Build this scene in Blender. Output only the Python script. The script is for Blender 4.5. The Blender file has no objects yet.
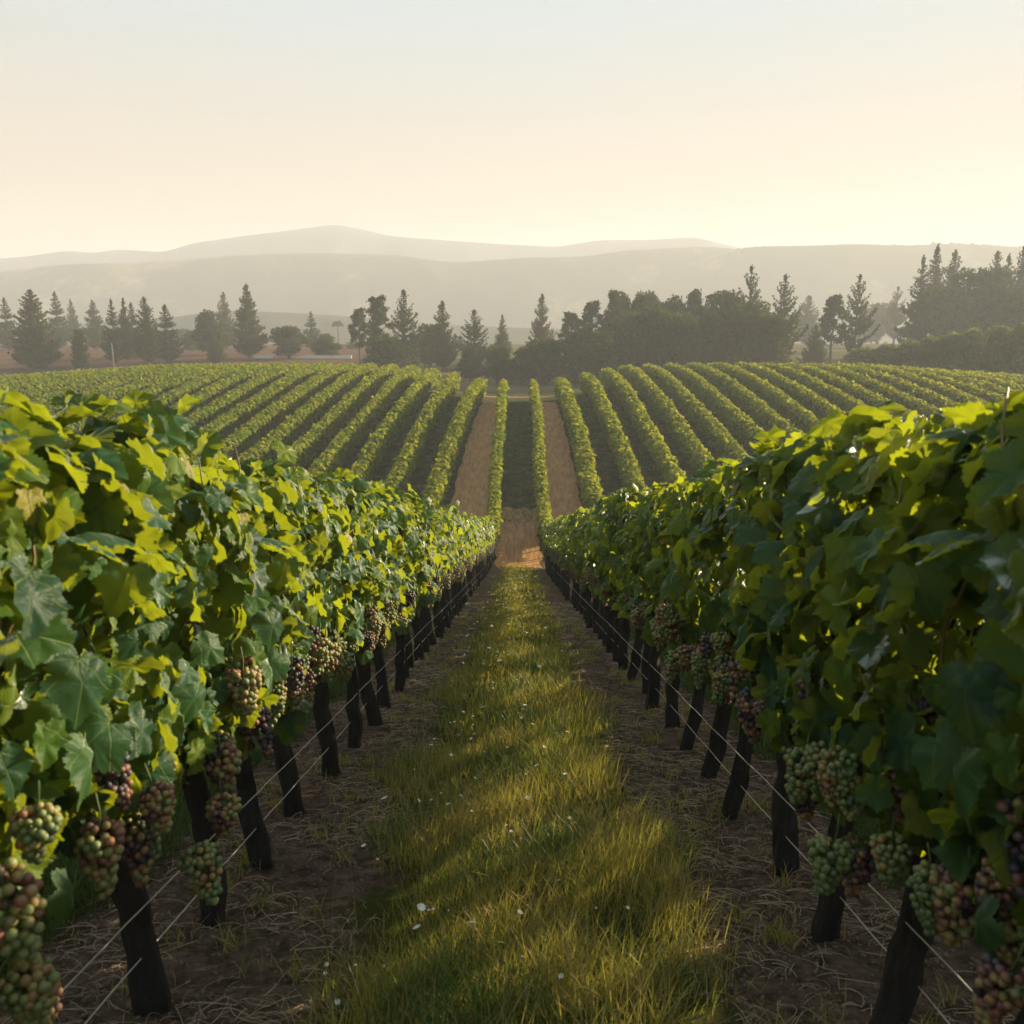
import bpy, math, random
import numpy as np
from mathutils import Vector

# ---------------------------------------------------------------- camera, sky, sun, exposure
SC = bpy.context.scene
COL = SC.collection
R = math.radians
PITCH = R(11.44)
FPX = 850.0
CX = 518.6
CAM_Z = 1.6
cd = bpy.data.cameras.new("camera")
cam = bpy.data.objects.new("camera", cd)
COL.objects.link(cam)
cd.sensor_width = 36.0
cd.lens = FPX / 1024 * 36.0
cd.clip_start = 0.05
cd.clip_end = 6000
cd.dof.use_dof = True
cd.dof.focus_distance = 9.0
cd.dof.aperture_fstop = 5.0
cam.location = (0, 0, CAM_Z)
YAW = math.atan((CX - 512) / FPX)
cam.rotation_euler = (math.pi / 2 - PITCH, 0, YAW)
SC.camera = cam

SUN_EL, SUN_AZ = 17.0, 57.0          # azimuth clockwise from the view direction (+Y)
world = bpy.data.worlds.new("World")
SC.world = world
world.use_nodes = True
wn, wl = world.node_tree.nodes, world.node_tree.links
wn.clear()
w_out = wn.new("ShaderNodeOutputWorld")
w_bg = wn.new("ShaderNodeBackground")
w_sky = wn.new("ShaderNodeTexSky")
w_sky.sky_type = 'NISHITA'
w_sky.sun_disc = False
w_sky.sun_elevation = R(SUN_EL)
w_sky.sun_rotation = R(SUN_AZ)
w_sky.air_density = 1.0
w_sky.dust_density = 4.0
w_sky.ozone_density = 1.0
w_bg.inputs["Strength"].default_value = 0.096
w_gam = wn.new("ShaderNodeGamma"); w_gam.inputs[1].default_value = 0.42
wl.new(w_sky.outputs[0], w_gam.inputs[0])
w_tc = wn.new("ShaderNodeTexCoord"); w_sep = wn.new("ShaderNodeSeparateXYZ")
wl.new(w_tc.outputs["Generated"], w_sep.inputs[0])
w_rmp = wn.new("ShaderNodeValToRGB"); wl.new(w_sep.outputs[2], w_rmp.inputs[0])
_e = w_rmp.color_ramp.elements
_e[0].position = 0.0; _e[0].color = (1.95/6, 1.55/6, 1.2/6, 1)
_e[1].position = 1.0; _e[1].color = (1.6/6, 2.2/6, 2.7/6, 1)
for _p, _c in ((0.09, (2.06, 1.60, 1.26)), (0.2, (2.18, 1.98, 1.74)), (0.32, (1.98, 2.42, 2.66)), (0.5, (1.75, 2.3, 2.6))):
    _x = _e.new(_p); _x.color = (*[v / 6 for v in _c], 1)
w_mul = wn.new("ShaderNodeMix"); w_mul.data_type = 'RGBA'; w_mul.blend_type = 'MULTIPLY'; w_mul.inputs[0].default_value = 1.0
w_mul.inputs[7].default_value = (0.013, 0.003, 0.003, 1)
wl.new(w_gam.outputs[0], w_mul.inputs[6])
w_scl = wn.new("ShaderNodeMix"); w_scl.data_type = 'RGBA'; w_scl.blend_type = 'MULTIPLY'; w_scl.inputs[0].default_value = 1.0
w_scl.inputs[7].default_value = (4.6, 4.6, 4.6, 1)
wl.new(w_rmp.outputs[0], w_scl.inputs[6])
w_add = wn.new("ShaderNodeMix"); w_add.data_type = 'RGBA'; w_add.blend_type = 'ADD'; w_add.inputs[0].default_value = 1.0
wl.new(w_scl.outputs[2], w_add.inputs[6]); wl.new(w_mul.outputs[2], w_add.inputs[7])
wl.new(w_add.outputs[2], w_bg.inputs["Color"])
wl.new(w_bg.outputs[0], w_out.inputs[0])

sd = bpy.data.lights.new("sun", 'SUN')
sun = bpy.data.objects.new("sun", sd)
COL.objects.link(sun)
sd.energy = 5.0
sd.angle = R(0.6)
sd.color = (1.0, 0.82, 0.55)
sdir = Vector((math.sin(R(SUN_AZ)) * math.cos(R(SUN_EL)), math.cos(R(SUN_AZ)) * math.cos(R(SUN_EL)), math.sin(R(SUN_EL))))
sun.rotation_euler = sdir.to_track_quat('Z', 'Y').to_euler()
sun.location = (40, 30, 30)

SC.view_settings.view_transform = 'Standard'
SC.view_settings.look = 'None'
SC.view_settings.exposure = 1.76
SC.view_settings.gamma = 1.0
SC.render.engine = 'CYCLES'
cy = SC.cycles
cy.use_denoising = True
cy.max_bounces = 7
cy.diffuse_bounces = 3
cy.glossy_bounces = 2
cy.transmission_bounces = 4
cy.volume_bounces = 1
cy.transparent_max_bounces = 8
cy.caustics_reflective = False
cy.caustics_refractive = False
cy.sample_clamp_indirect = 4.0
HAZE_DENSITY = 0.0010

# ---------------------------------------------------------------- helpers
rng = np.random.default_rng(7)
random.seed(7)


def tag(o, label=None, cat=None, group=None, kind=None):
    if label: o["label"] = label
    if cat: o["category"] = cat
    if group: o["group"] = group
    if kind: o["kind"] = kind
    return o


class MB:
    """collects vertices and faces, then links them as one mesh"""
    def __init__(self):
        self.v = []; self.f = []; self.n = 0; self.mi = []; self.a = []

    def add(self, V, faces, mat=0, attr=None):
        V = np.asarray(V, dtype=np.float64).reshape(-1, 3)
        for F in (faces if isinstance(faces, list) else [faces]):
            F = np.asarray(F, dtype=np.int64)
            self.f.append(F + self.n)
            self.mi.append(np.full(len(F), mat))
        self.v.append(V)
        self.a.append(np.zeros((len(V), 3)) if attr is None else np.asarray(attr).reshape(-1, 3))
        self.n += len(V)

    def mesh(self, name, mats, smooth=True):
        V = np.concatenate(self.v)
        loops = np.concatenate([F.ravel() for F in self.f])
        totals = np.concatenate([np.full(len(F), F.shape[1]) for F in self.f])
        starts = np.concatenate([[0], np.cumsum(totals)[:-1]])
        me = bpy.data.meshes.new(name)
        me.vertices.add(len(V)); me.vertices.foreach_set("co", V.ravel().astype(np.float32))
        me.loops.add(len(loops)); me.loops.foreach_set("vertex_index", loops.astype(np.int32))
        me.polygons.add(len(totals))
        me.polygons.foreach_set("loop_start", starts.astype(np.int32))
        me.polygons.foreach_set("loop_total", totals.astype(np.int32))
        me.polygons.foreach_set("material_index", np.concatenate(self.mi).astype(np.int32))
        me.polygons.foreach_set("use_smooth", np.full(len(totals), smooth))
        at = me.attributes.new("luv", 'FLOAT_VECTOR', 'POINT')
        at.data.foreach_set("vector", np.concatenate(self.a).ravel().astype(np.float32))
        for m in (mats if isinstance(mats, (list, tuple)) else [mats]):
            me.materials.append(m)
        me.update(calc_edges=True)
        return me

    def build(self, name, mats, parent=None, smooth=True):
        o = bpy.data.objects.new(name, self.mesh(name, mats, smooth))
        COL.objects.link(o)
        if parent: o.parent = parent
        return o


def obj_of(name, me, parent=None, loc=None):
    o = bpy.data.objects.new(name, me)
    COL.objects.link(o)
    if parent: o.parent = parent
    if loc is not None: o.location = loc
    return o


def empty(name, loc, rz=0.0):
    o = bpy.data.objects.new(name, None)
    o.empty_display_size = 0.2
    COL.objects.link(o)
    o.location = loc
    o.rotation_euler = (0, 0, rz)
    return o


def copy_tree(o, parent=None):
    c = o.copy()
    COL.objects.link(c)
    if parent: c.parent = parent
    for ch in list(o.children):
        copy_tree(ch, c)
    return c


def norm(a):
    return a / np.maximum(np.linalg.norm(a, axis=-1, keepdims=True), 1e-9)


def scatter(mb, T, F, P, N, D, S, mat=0):
    """stamp template T (m,3) at points P with normal N, direction D, scale S. template x=side, y=dir, z=normal"""
    n, m = len(P), len(T)
    N = norm(N)
    D = norm(D - (D * N).sum(1, keepdims=True) * N)
    X = np.cross(D, N)
    B = np.stack([X, D, N], axis=1)                      # n,3(axis),3
    V = np.einsum('mk,nkj->nmj', T, B) * np.asarray(S).reshape(-1, 1, 1) + P[:, None, :]
    faces = []
    for f in (F if isinstance(F, list) else [F]):
        f = np.asarray(f)
        faces.append((f[None] + (np.arange(n) * m)[:, None, None]).reshape(-1, f.shape[1]))
    at = np.tile(T, (n, 1))
    mb.add(V.reshape(-1, 3), faces, mat, at)


def tube(mb, pts, rad, sides=8, mat=0, cap=True, lump=0.0):
    pts = np.asarray(pts, float)
    n = len(pts)
    rad = np.full(n, rad) if np.isscalar(rad) else np.asarray(rad, float)
    tg = norm(np.gradient(pts, axis=0))
    ref = np.array([0, 0, 1.0]) if abs(tg[0][2]) < 0.8 else np.array([1.0, 0, 0])
    rings = []
    for i in range(n):
        x = norm(np.cross(ref, tg[i])); y = np.cross(tg[i], x)
        a = np.arange(sides) / sides * 2 * math.pi
        r = rad[i] * (1 + lump * rng.uniform(-1, 1, sides))
        rings.append(pts[i] + np.outer(np.cos(a) * r, x) + np.outer(np.sin(a) * r, y))
    V = np.concatenate(rings)
    i = np.arange(n - 1)[:, None]; j = np.arange(sides)[None]
    F = np.stack([i * sides + j, i * sides + (j + 1) % sides, (i + 1) * sides + (j + 1) % sides, (i + 1) * sides + j], -1).reshape(-1, 4)
    fs = [F]
    if cap:
        V = np.concatenate([V, pts[:1], pts[-1:]])
        k = np.arange(sides)
        fs.append(np.stack([np.full(sides, n * sides), (k + 1) % sides, k], -1))
        fs.append(np.stack([np.full(sides, n * sides + 1), (n - 1) * sides + k, (n - 1) * sides + (k + 1) % sides], -1))
    mb.add(V, fs, mat)


def ss(x):
    x = np.clip(x, 0, 1)
    return x * x * (3 - 2 * x)


# ---------------------------------------------------------------- terrain height
KY = np.array([-60, -20, 0, 15, 28, 33, 36.5, 40, 43.5, 48.5, 54.5, 60, 64.5, 68.5, 73, 80, 95, 110, 130, 170, 250, 400, 2000.])
KZ = np.array([9.0, 4.2, 0, -3.42, -6.39, -7.50, -8.0, -7.85, -7.2, -6.0, -4.6, -3.55, -2.95, -2.8, -3.0, -3.5, -3.9, -3.6, -2.6, -0.7, 0.3, 0.0, 0.0])
_d = np.diff(KZ) / np.diff(KY)
KM = np.zeros_like(KY)
for _i in range(1, len(KY) - 1):
    if _d[_i - 1] * _d[_i] > 0:
        h0, h1 = KY[_i] - KY[_i - 1], KY[_i + 1] - KY[_i]
        w1, w2 = 2 * h1 + h0, h1 + 2 * h0
        KM[_i] = (w1 + w2) / (w1 / _d[_i - 1] + w2 / _d[_i])
KM[0] = _d[0]


def prof(y):
    y = np.clip(y, KY[0], KY[-1])
    i = np.clip(np.searchsorted(KY, y, side='right') - 1, 0, len(KY) - 2)
    h = KY[i + 1] - KY[i]; t = (y - KY[i]) / h
    return ((2 * t**3 - 3 * t**2 + 1) * KZ[i] + (t**3 - 2 * t**2 + t) * h * KM[i]
            + (-2 * t**3 + 3 * t**2) * KZ[i + 1] + (t**3 - t**2) * h * KM[i + 1])


def crest_y(x):
    return 68.5 + 19.0 * ss(np.abs(x) / 15.0)


def gz(x, y):
    x = np.asarray(x, float); y = np.asarray(y, float)
    x, y = np.broadcast_arrays(x, y)
    yc = crest_y(x)
    u = np.where(y < 36.5, y, np.where(y < yc, 36.5 + (y - 36.5) * 32.0 / (yc - 36.5), 68.5 + (y - yc) * 61.5 / (130 - yc)))
    u = np.where(y > 130, y, u)
    ax = np.abs(x)
    lift = np.interp(ax, [0, 3, 6, 10, 20, 35, 58, 80, 200], [-0.6, -0.6, -0.2, 0.15, 0.35, 0.25, -1.3, -2.8, -2.8])
    w = ss((u - 45) / 22) * (1 - ss((u - 95) / 45))
    return prof(u) + lift * w


def gzf(x, y):
    return float(gz(x, y))


def at_px(px, py, dist):
    """world x, z of the pixel (px, py) on the plane y = dist"""
    a = (px - CX) / FPX
    t = (512 - py) / FPX
    fy = math.cos(PITCH) + t * math.sin(PITCH)
    uz = -math.sin(PITCH) + t * math.cos(PITCH)
    return a / fy * dist, CAM_Z + uz / fy * dist


# ---------------------------------------------------------------- materials
def new_mat(name):
    m = bpy.data.materials.new(name)
    m.use_nodes = True
    nt = m.node_tree
    nt.nodes.clear()
    out = nt.nodes.new("ShaderNodeOutputMaterial")
    return m, nt, out


def N_(nt, typ, **kw):
    n = nt.nodes.new(typ)
    for k, v in kw.items():
        setattr(n, k, v)
    return n


def ramp(nt, fac, stops):
    r = N_(nt, "ShaderNodeValToRGB")
    e = r.color_ramp.elements
    while len(e) > 1: e.remove(e[-1])
    e[0].position = stops[0][0]; e[0].color = (*stops[0][1], 1)
    for p, c in stops[1:]:
        x = e.new(p); x.color = (*c, 1)
    nt.links.new(fac, r.inputs[0])
    return r.outputs[0]


def mixc(nt, fac, a, b, blend='MIX'):
    m = N_(nt, "ShaderNodeMix", data_type='RGBA', blend_type=blend)
    for sock, val in ((m.inputs[0], fac), (m.inputs[6], a), (m.inputs[7], b)):
        if hasattr(val, "links"): nt.links.new(val, sock)
        elif isinstance(val, (int, float)): sock.default_value = val
        else: sock.default_value = (*val, 1)
    return m.outputs[2]


def math_(nt, op, a, b=None, c=None, clamp=False):
    m = N_(nt, "ShaderNodeMath", operation=op)
    m.use_clamp = clamp
    for i, v in enumerate((a, b, c)):
        if v is None: continue
        if hasattr(v, "links"): nt.links.new(v, m.inputs[i])
        else: m.inputs[i].default_value = v
    return m.outputs[0]


def noise(nt, scale, detail=3, vec=None, rough=0.55):
    n = N_(nt, "ShaderNodeTexNoise")
    n.inputs["Scale"].default_value = scale
    n.inputs["Detail"].default_value = detail
    n.inputs["Roughness"].default_value = rough
    if vec is not None: nt.links.new(vec, n.inputs["Vector"])
    return n.outputs[0]


def leaf_material(name, stops, trans_col, trans=0.42, gloss=0.10, rough=0.38, veins=True, under=None):
    m, nt, out = new_mat(name)
    geo = N_(nt, "ShaderNodeNewGeometry")
    tex = N_(nt, "ShaderNodeTexCoord")
    col = ramp(nt, geo.outputs["Random Per Island"], stops)
    big = noise(nt, 1.3, 2, tex.outputs["Object"])
    if not veins:
        oi = N_(nt, "ShaderNodeObjectInfo")
        lowf = noise(nt, 0.45, 3, tex.outputs["Object"])
        f_ = math_(nt, 'ADD', math_(nt, 'MULTIPLY_ADD', lowf, 2.2, -0.95), math_(nt, 'MULTIPLY', oi.outputs["Random"], 0.3), None, True)
        col = mixc(nt, math_(nt, 'MULTIPLY', f_, 0.45), col, tuple(min(1, c * k_) for c, k_ in zip(stops[-1][1], (1.1, 0.9, 0.9))))
    tcol = mixc(nt, geo.outputs["Random Per Island"], trans_col, tuple(c * 0.72 for c in trans_col))
    bump_in = None
    if veins:
        at = N_(nt, "ShaderNodeAttribute", attribute_name="luv")
        sep = N_(nt, "ShaderNodeSeparateXYZ")
        nt.links.new(at.outputs["Vector"], sep.inputs[0])
        ang = math_(nt, 'ARCTAN2', sep.outputs[0], math_(nt, 'ADD', sep.outputs[1], 0.02))
        rr = math_(nt, 'SQRT', math_(nt, 'ADD', math_(nt, 'MULTIPLY', sep.outputs[0], sep.outputs[0]), math_(nt, 'MULTIPLY', sep.outputs[1], sep.outputs[1])))
        step = 0.80
        fr = math_(nt, 'PINGPONG', ang, step / 2)          # 0 at each main vein
        d = math_(nt, 'MULTIPLY', fr, rr)
        vein = math_(nt, 'SUBTRACT', 1.0, math_(nt, 'MULTIPLY', d, 55.0), None, True)
        col = mixc(nt, math_(nt, 'MULTIPLY', vein, 0.7), col, (0.20, 0.27, 0.08))
        tcol = mixc(nt, math_(nt, 'MULTIPLY', vein, 0.5), tcol, tuple(c * 0.45 for c in trans_col))
        spots = noise(nt, 90, 3, tex.outputs["Object"])
        blot = math_(nt, 'MULTIPLY_ADD', spots, 5.0, -3.2, True)
        col = mixc(nt, math_(nt, 'MULTIPLY', blot, 0.35), col, (0.13, 0.13, 0.03))
        w = noise(nt, 45, 2, at.outputs["Vector"])
        bump = N_(nt, "ShaderNodeBump")
        bump.inputs["Strength"].default_value = 0.5
        bump.inputs["Distance"].default_value = 0.004
        nt.links.new(math_(nt, 'ADD', math_(nt, 'MULTIPLY', vein, -0.8), noise(nt, 9, 2, at.outputs["Vector"])), bump.inputs["Height"])
        bump_in = bump.outputs[0]
    if under is not None:
        col = mixc(nt, geo.outputs["Backfacing"], col, under)
    dif = N_(nt, "ShaderNodeBsdfDiffuse")
    nt.links.new(col, dif.inputs[0])
    tr = N_(nt, "ShaderNodeBsdfTranslucent")
    nt.links.new(tcol, tr.inputs[0])
    mx = N_(nt, "ShaderNodeMixShader"); mx.inputs[0].default_value = trans
    nt.links.new(dif.outputs[0], mx.inputs[1]); nt.links.new(tr.outputs[0], mx.inputs[2])
    if gloss > 0:
        gl = N_(nt, "ShaderNodeBsdfGlossy"); gl.inputs["Roughness"].default_value = rough
        gl.inputs[0].default_value = (1, 1, 1, 1)
        fr_ = N_(nt, "ShaderNodeFresnel"); fr_.inputs["IOR"].default_value = 1.42
        m2 = N_(nt, "ShaderNodeMixShader")
        nt.links.new(math_(nt, 'MULTIPLY', fr_.outputs[0], gloss * 4.0, True), m2.inputs[0])
        nt.links.new(mx.outputs[0], m2.inputs[1]); nt.links.new(gl.outputs[0], m2.inputs[2])
        if bump_in is not None:
            for s in (dif, gl): nt.links.new(bump_in, s.inputs["Normal"])
        nt.links.new(m2.outputs[0], out.inputs[0])
    else:
        nt.links.new(mx.outputs[0], out.inputs[0])
    return m


M_LEAF = leaf_material("vine_leaf", [(0, (0.014, 0.055, 0.032)), (0.4, (0.026, 0.088, 0.036)), (0.7, (0.055, 0.125, 0.020)), (0.955, (0.13, 0.18, 0.018)), (0.985, (0.28, 0.24, 0.04)), (1, (0.20, 0.12, 0.05))],
                       (0.44, 0.50, 0.015), trans=0.48, gloss=0.06, rough=0.45, under=(0.05, 0.11, 0.04))
M_LEAF_FAR = leaf_material("far_vine_leaf", [(0, (0.045, 0.105, 0.018)), (0.6, (0.095, 0.165, 0.022)), (1, (0.21, 0.23, 0.030))],
                           (0.50, 0.50, 0.03), trans=0.33, gloss=0.0, rough=0.5, veins=False)
M_TREE = {}
M_TREE['dark'] = leaf_material("dark_needles", [(0, (0.012, 0.030, 0.014)), (1, (0.034, 0.066, 0.022))], (0.10, 0.13, 0.02), trans=0.30, gloss=0, veins=False)
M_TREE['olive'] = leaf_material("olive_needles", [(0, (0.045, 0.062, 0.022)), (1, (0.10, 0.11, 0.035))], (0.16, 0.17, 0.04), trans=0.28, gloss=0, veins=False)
M_TREE['green'] = leaf_material("green_tree_leaves", [(0, (0.022, 0.045, 0.016)), (1, (0.065, 0.09, 0.026))], (0.13, 0.17, 0.03), trans=0.28, gloss=0, veins=False)
M_GRASS = leaf_material("grass_blade", [(0, (0.08, 0.155, 0.022)), (0.25, (0.15, 0.20, 0.032)), (0.5, (0.31, 0.25, 0.05)), (0.85, (0.42, 0.30, 0.11)), (1, (0.55, 0.45, 0.26))],
                        (0.50, 0.46, 0.055), trans=0.40, gloss=0.0, veins=False)
M_GRASS2 = leaf_material("green_grass_blade", [(0, (0.045, 0.10, 0.020)), (0.7, (0.08, 0.15, 0.03)), (1, (0.16, 0.18, 0.06))],
                         (0.14, 0.22, 0.04), trans=0.35, gloss=0.05, veins=False)  # greener blades, for patches in the lane and the other alleys


def bark_material(name, c1, c2, streak):
    m, nt, out = new_mat(name)
    tex = N_(nt, "ShaderNodeTexCoord")
    mp = N_(nt, "ShaderNodeMapping"); mp.inputs["Scale"].default_value = (1, 1, 0.12)
    nt.links.new(tex.outputs["Object"], mp.inputs[0])
    n1 = noise(nt, 34, 7, mp.outputs[0], 0.75)
    n2 = noise(nt, 9, 3, mp.outputs[0])
    col = ramp(nt, n1, [(0.3, c1), (0.58, c2), (0.75, streak)])
    col = mixc(nt, math_(nt, 'MULTIPLY_ADD', n2, 3.0, -1.5, True), col, c1)
    b = N_(nt, "ShaderNodeBump"); b.inputs["Strength"].default_value = 1.0; b.inputs["Distance"].default_value = 0.03
    nt.links.new(n1, b.inputs["Height"])
    p = N_(nt, "ShaderNodeBsdfPrincipled"); p.inputs["Roughness"].default_value = 0.85
    nt.links.new(col, p.inputs["Base Color"]); nt.links.new(b.outputs[0], p.inputs["Normal"])
    nt.links.new(p.outputs[0], out.inputs[0])
    return m


M_TRUNK = bark_material("old_vine_bark", (0.012, 0.010, 0.009), (0.040, 0.030, 0.024), (0.12, 0.085, 0.060))
M_BARK = bark_material("tree_bark", (0.04, 0.032, 0.026), (0.08, 0.062, 0.048), (0.13, 0.10, 0.08))


def plain(name, col, rough=0.6, metal=0.0, var=0.15, scale=8):
    m, nt, out = new_mat(name)
    tex = N_(nt, "ShaderNodeTexCoord")
    n = noise(nt, scale, 3, tex.outputs["Object"])
    c = mixc(nt, n, tuple(x * (1 - var) for x in col), tuple(min(1, x * (1 + var)) for x in col))
    p = N_(nt, "ShaderNodeBsdfPrincipled"); p.inputs["Roughness"].default_value = rough; p.inputs["Metallic"].default_value = metal
    nt.links.new(c, p.inputs["Base Color"])
    nt.links.new(p.outputs[0], out.inputs[0])
    return m


M_WIRE = plain("pale_wire", (0.52, 0.48, 0.41), 0.45, 0.0)
M_WALL = plain("white_wall", (0.75, 0.70, 0.64), 0.8)
M_POSTW = plain("pale_post", (0.24, 0.20, 0.15), 0.8)
M_PETAL = plain("flower_petal", (0.80, 0.74, 0.66), 0.6)
M_STEM = plain("flower_stem", (0.07, 0.11, 0.025), 0.7)
M_CANE = plain("green_brown_cane", (0.17, 0.11, 0.05), 0.6)
M_STRAW = plain("dry_stem", (0.42, 0.31, 0.20), 0.85, var=0.5, scale=3)
M_CLOD = plain("soil_clod", (0.15, 0.105, 0.075), 0.95, var=0.3)


def grape_material(name, stops):
    m, nt, out = new_mat(name)
    geo = N_(nt, "ShaderNodeNewGeometry"); oi = N_(nt, "ShaderNodeObjectInfo")
    tex = N_(nt, "ShaderNodeTexCoord")
    patch = noise(nt, 14, 1, tex.outputs["Object"])
    f = math_(nt, 'MULTIPLY_ADD', geo.outputs["Random Per Island"], 0.26, math_(nt, 'MULTIPLY_ADD', oi.outputs["Random"], 0.72, math_(nt, 'MULTIPLY_ADD', patch, 1.3, -0.65)))
    col = ramp(nt, f, stops)
    bloom = noise(nt, 70, 3, tex.outputs["Object"])
    col = mixc(nt, math_(nt, 'MULTIPLY_ADD', bloom, 0.8, -0.18, True), col, (0.25, 0.26, 0.25))
    p = N_(nt, "ShaderNodeBsdfPrincipled")
    p.inputs["Roughness"].default_value = 0.5
    nt.links.new(col, p.inputs["Base Color"])
    tr = N_(nt, "ShaderNodeBsdfTranslucent"); nt.links.new(col, tr.inputs[0])
    mx = N_(nt, "ShaderNodeMixShader"); mx.inputs[0].default_value = 0.28
    nt.links.new(p.outputs[0], mx.inputs[1]); nt.links.new(tr.outputs[0], mx.inputs[2])
    nt.links.new(mx.outputs[0], out.inputs[0])
    return m


M_GRAPE = grape_material("ripening_grapes", [(0.0, (0.12, 0.19, 0.035)), (0.34, (0.25, 0.29, 0.05)), (0.50, (0.42, 0.27, 0.05)), (0.64, (0.30, 0.075, 0.035)), (0.78, (0.07, 0.028, 0.035)), (0.95, (0.022, 0.016, 0.028))])


# ground material: position-driven patches of grass, bare soil and red field
def ground_material():
    m, nt, out = new_mat("ground_soil_and_grass")
    geo = N_(nt, "ShaderNodeNewGeometry")
    sep = N_(nt, "ShaderNodeSeparateXYZ"); nt.links.new(geo.outputs["Position"], sep.inputs[0])
    P = geo.outputs["Position"]
    X, Y = sep.outputs[0], sep.outputs[1]
    nA = noise(nt, 1.7, 4, P); nB = noise(nt, 14, 6, P, 0.7); nC = noise(nt, 70, 4, P, 0.7); nL = noise(nt, 0.06, 3, P)
    soil = ramp(nt, nB, [(0.3, (0.050, 0.033, 0.023)), (0.48, (0.15, 0.103, 0.073)), (0.7, (0.31, 0.22, 0.16))])
    soil = mixc(nt, math_(nt, 'MULTIPLY_ADD', nC, 2.5, -1.2, True), soil, (0.20, 0.15, 0.115))
    turf = ramp(nt, nC, [(0.3, (0.050, 0.065, 0.018)), (0.7, (0.13, 0.13, 0.035))])
    hill = ramp(nt, nB, [(0.3, (0.018, 0.032, 0.012)), (0.7, (0.055, 0.07, 0.024))])
    # alleys repeat every 2.4 m; distance from the alley's centre
    d = math_(nt, 'PINGPONG', X, 1.2)
    edge = math_(nt, 'MULTIPLY_ADD', nA, 0.7, -0.35)
    alley = math_(nt, 'MULTIPLY', math_(nt, 'SUBTRACT', math_(nt, 'ADD', 0.70, edge), d), 7.0, None, True)
    near = mixc(nt, alley, soil, turf)
    hilltop = mixc(nt, math_(nt, 'MULTIPLY_ADD', nA, 3.4, -1.5, True), hill, (0.17, 0.125, 0.065))
    fy = math_(nt, 'MULTIPLY', math_(nt, 'SUBTRACT', Y, 35.5), 0.7, None, True)
    c = mixc(nt, fy, near, hilltop)
    red = ramp(nt, noise(nt, 0.25, 4, P), [(0.35, (0.095, 0.055, 0.038)), (0.7, (0.14, 0.08, 0.052))])
    olive = ramp(nt, nL, [(0.4, (0.075, 0.075, 0.035)), (0.6, (0.15, 0.125, 0.065))])
    leftm = math_(nt, 'MULTIPLY', math_(nt, 'SUBTRACT', -8.0, math_(nt, 'MULTIPLY_ADD', nL, 8.0, X)), 0.12, None, True)
    band = math_(nt, 'MULTIPLY', leftm, math_(nt, 'MULTIPLY', math_(nt, 'SUBTRACT', 330.0, Y), 0.01, None, True))
    far = mixc(nt, band, olive, red)
    c = mixc(nt, math_(nt, 'MULTIPLY', math_(nt, 'SUBTRACT', Y, 93.0), 0.2, None, True), c, far)
    b = N_(nt, "ShaderNodeBump"); b.inputs["Strength"].default_value = 1.0; b.inputs["Distance"].default_value = 0.10
    nt.links.new(math_(nt, 'ADD', nB, math_(nt, 'MULTIPLY', nC, 0.4)), b.inputs["Height"])
    p = N_(nt, "ShaderNodeBsdfDiffuse"); nt.links.new(c, p.inputs[0]); nt.links.new(b.outputs[0], p.inputs["Normal"])
    nt.links.new(p.outputs[0], out.inputs[0])
    return m


def track_material():
    m, nt, out = new_mat("packed_dirt")
    geo = N_(nt, "ShaderNodeNewGeometry"); P = geo.outputs["Position"]
    mp = N_(nt, "ShaderNodeMapping"); mp.inputs["Scale"].default_value = (1, 0.12, 1)
    nt.links.new(P, mp.inputs[0])
    n1 = noise(nt, 5, 5, mp.outputs[0], 0.65); n2 = noise(nt, 12, 5, P, 0.7)
    c = ramp(nt, n1, [(0.3, (0.28, 0.14, 0.06)), (0.55, (0.45, 0.25, 0.11)), (0.75, (0.55, 0.33, 0.16))])
    c = mixc(nt, math_(nt, 'MULTIPLY_ADD', n2, 2.4, -1.25, True), c, (0.12, 0.085, 0.05))
    b = N_(nt, "ShaderNodeBump"); b.inputs["Strength"].default_value = 0.7; b.inputs["Distance"].default_value = 0.06
    nt.links.new(math_(nt, 'ADD', n1, n2), b.inputs["Height"])
    p = N_(nt, "ShaderNodeBsdfDiffuse"); nt.links.new(c, p.inputs[0]); nt.links.new(b.outputs[0], p.inputs["Normal"])
    nt.links.new(p.outputs[0], out.inputs[0])
    return m


def hill_material(name, c1, c2, c3):
    m, nt, out = new_mat(name)
    geo = N_(nt, "ShaderNodeNewGeometry"); P = geo.outputs["Position"]
    n1 = noise(nt, 0.012, 5, P, 0.6); n2 = noise(nt, 0.12, 4, P, 0.7)
    c = ramp(nt, n1, [(0.4, c1), (0.55, c2), (0.68, c3)])
    c = mixc(nt, math_(nt, 'MULTIPLY_ADD', n2, 2.2, -0.9, True), c, c1)
    p = N_(nt, "ShaderNodeBsdfDiffuse"); nt.links.new(c, p.inputs[0]); nt.links.new(p.outputs[0], out.inputs[0])
    return m


M_GROUND = ground_material(); M_TRACK = track_material()
M_HILL = hill_material("wooded_hill", (0.035, 0.045, 0.025), (0.09, 0.09, 0.045), (0.36, 0.27, 0.15))
M_MOUNT = hill_material("haze_tinted_mountain", (0.045, 0.065, 0.085), (0.065, 0.085, 0.10), (0.09, 0.10, 0.10))  # pale blue-grey in the colour stands in for distance haze


# ---------------------------------------------------------------- ground
def grid_mesh(xs, ys, zf):
    X, Y = np.meshgrid(xs, ys)
    Z = zf(X, Y)
    V = np.stack([X, Y, Z], -1).reshape(-1, 3)
    nx, ny = len(xs), len(ys)
    i = np.arange(ny - 1)[:, None] * nx; j = np.arange(nx - 1)[None]
    F = np.stack([i + j, i + j + 1, i + nx + j + 1, i + nx + j], -1).reshape(-1, 4)
    return V, F


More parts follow.
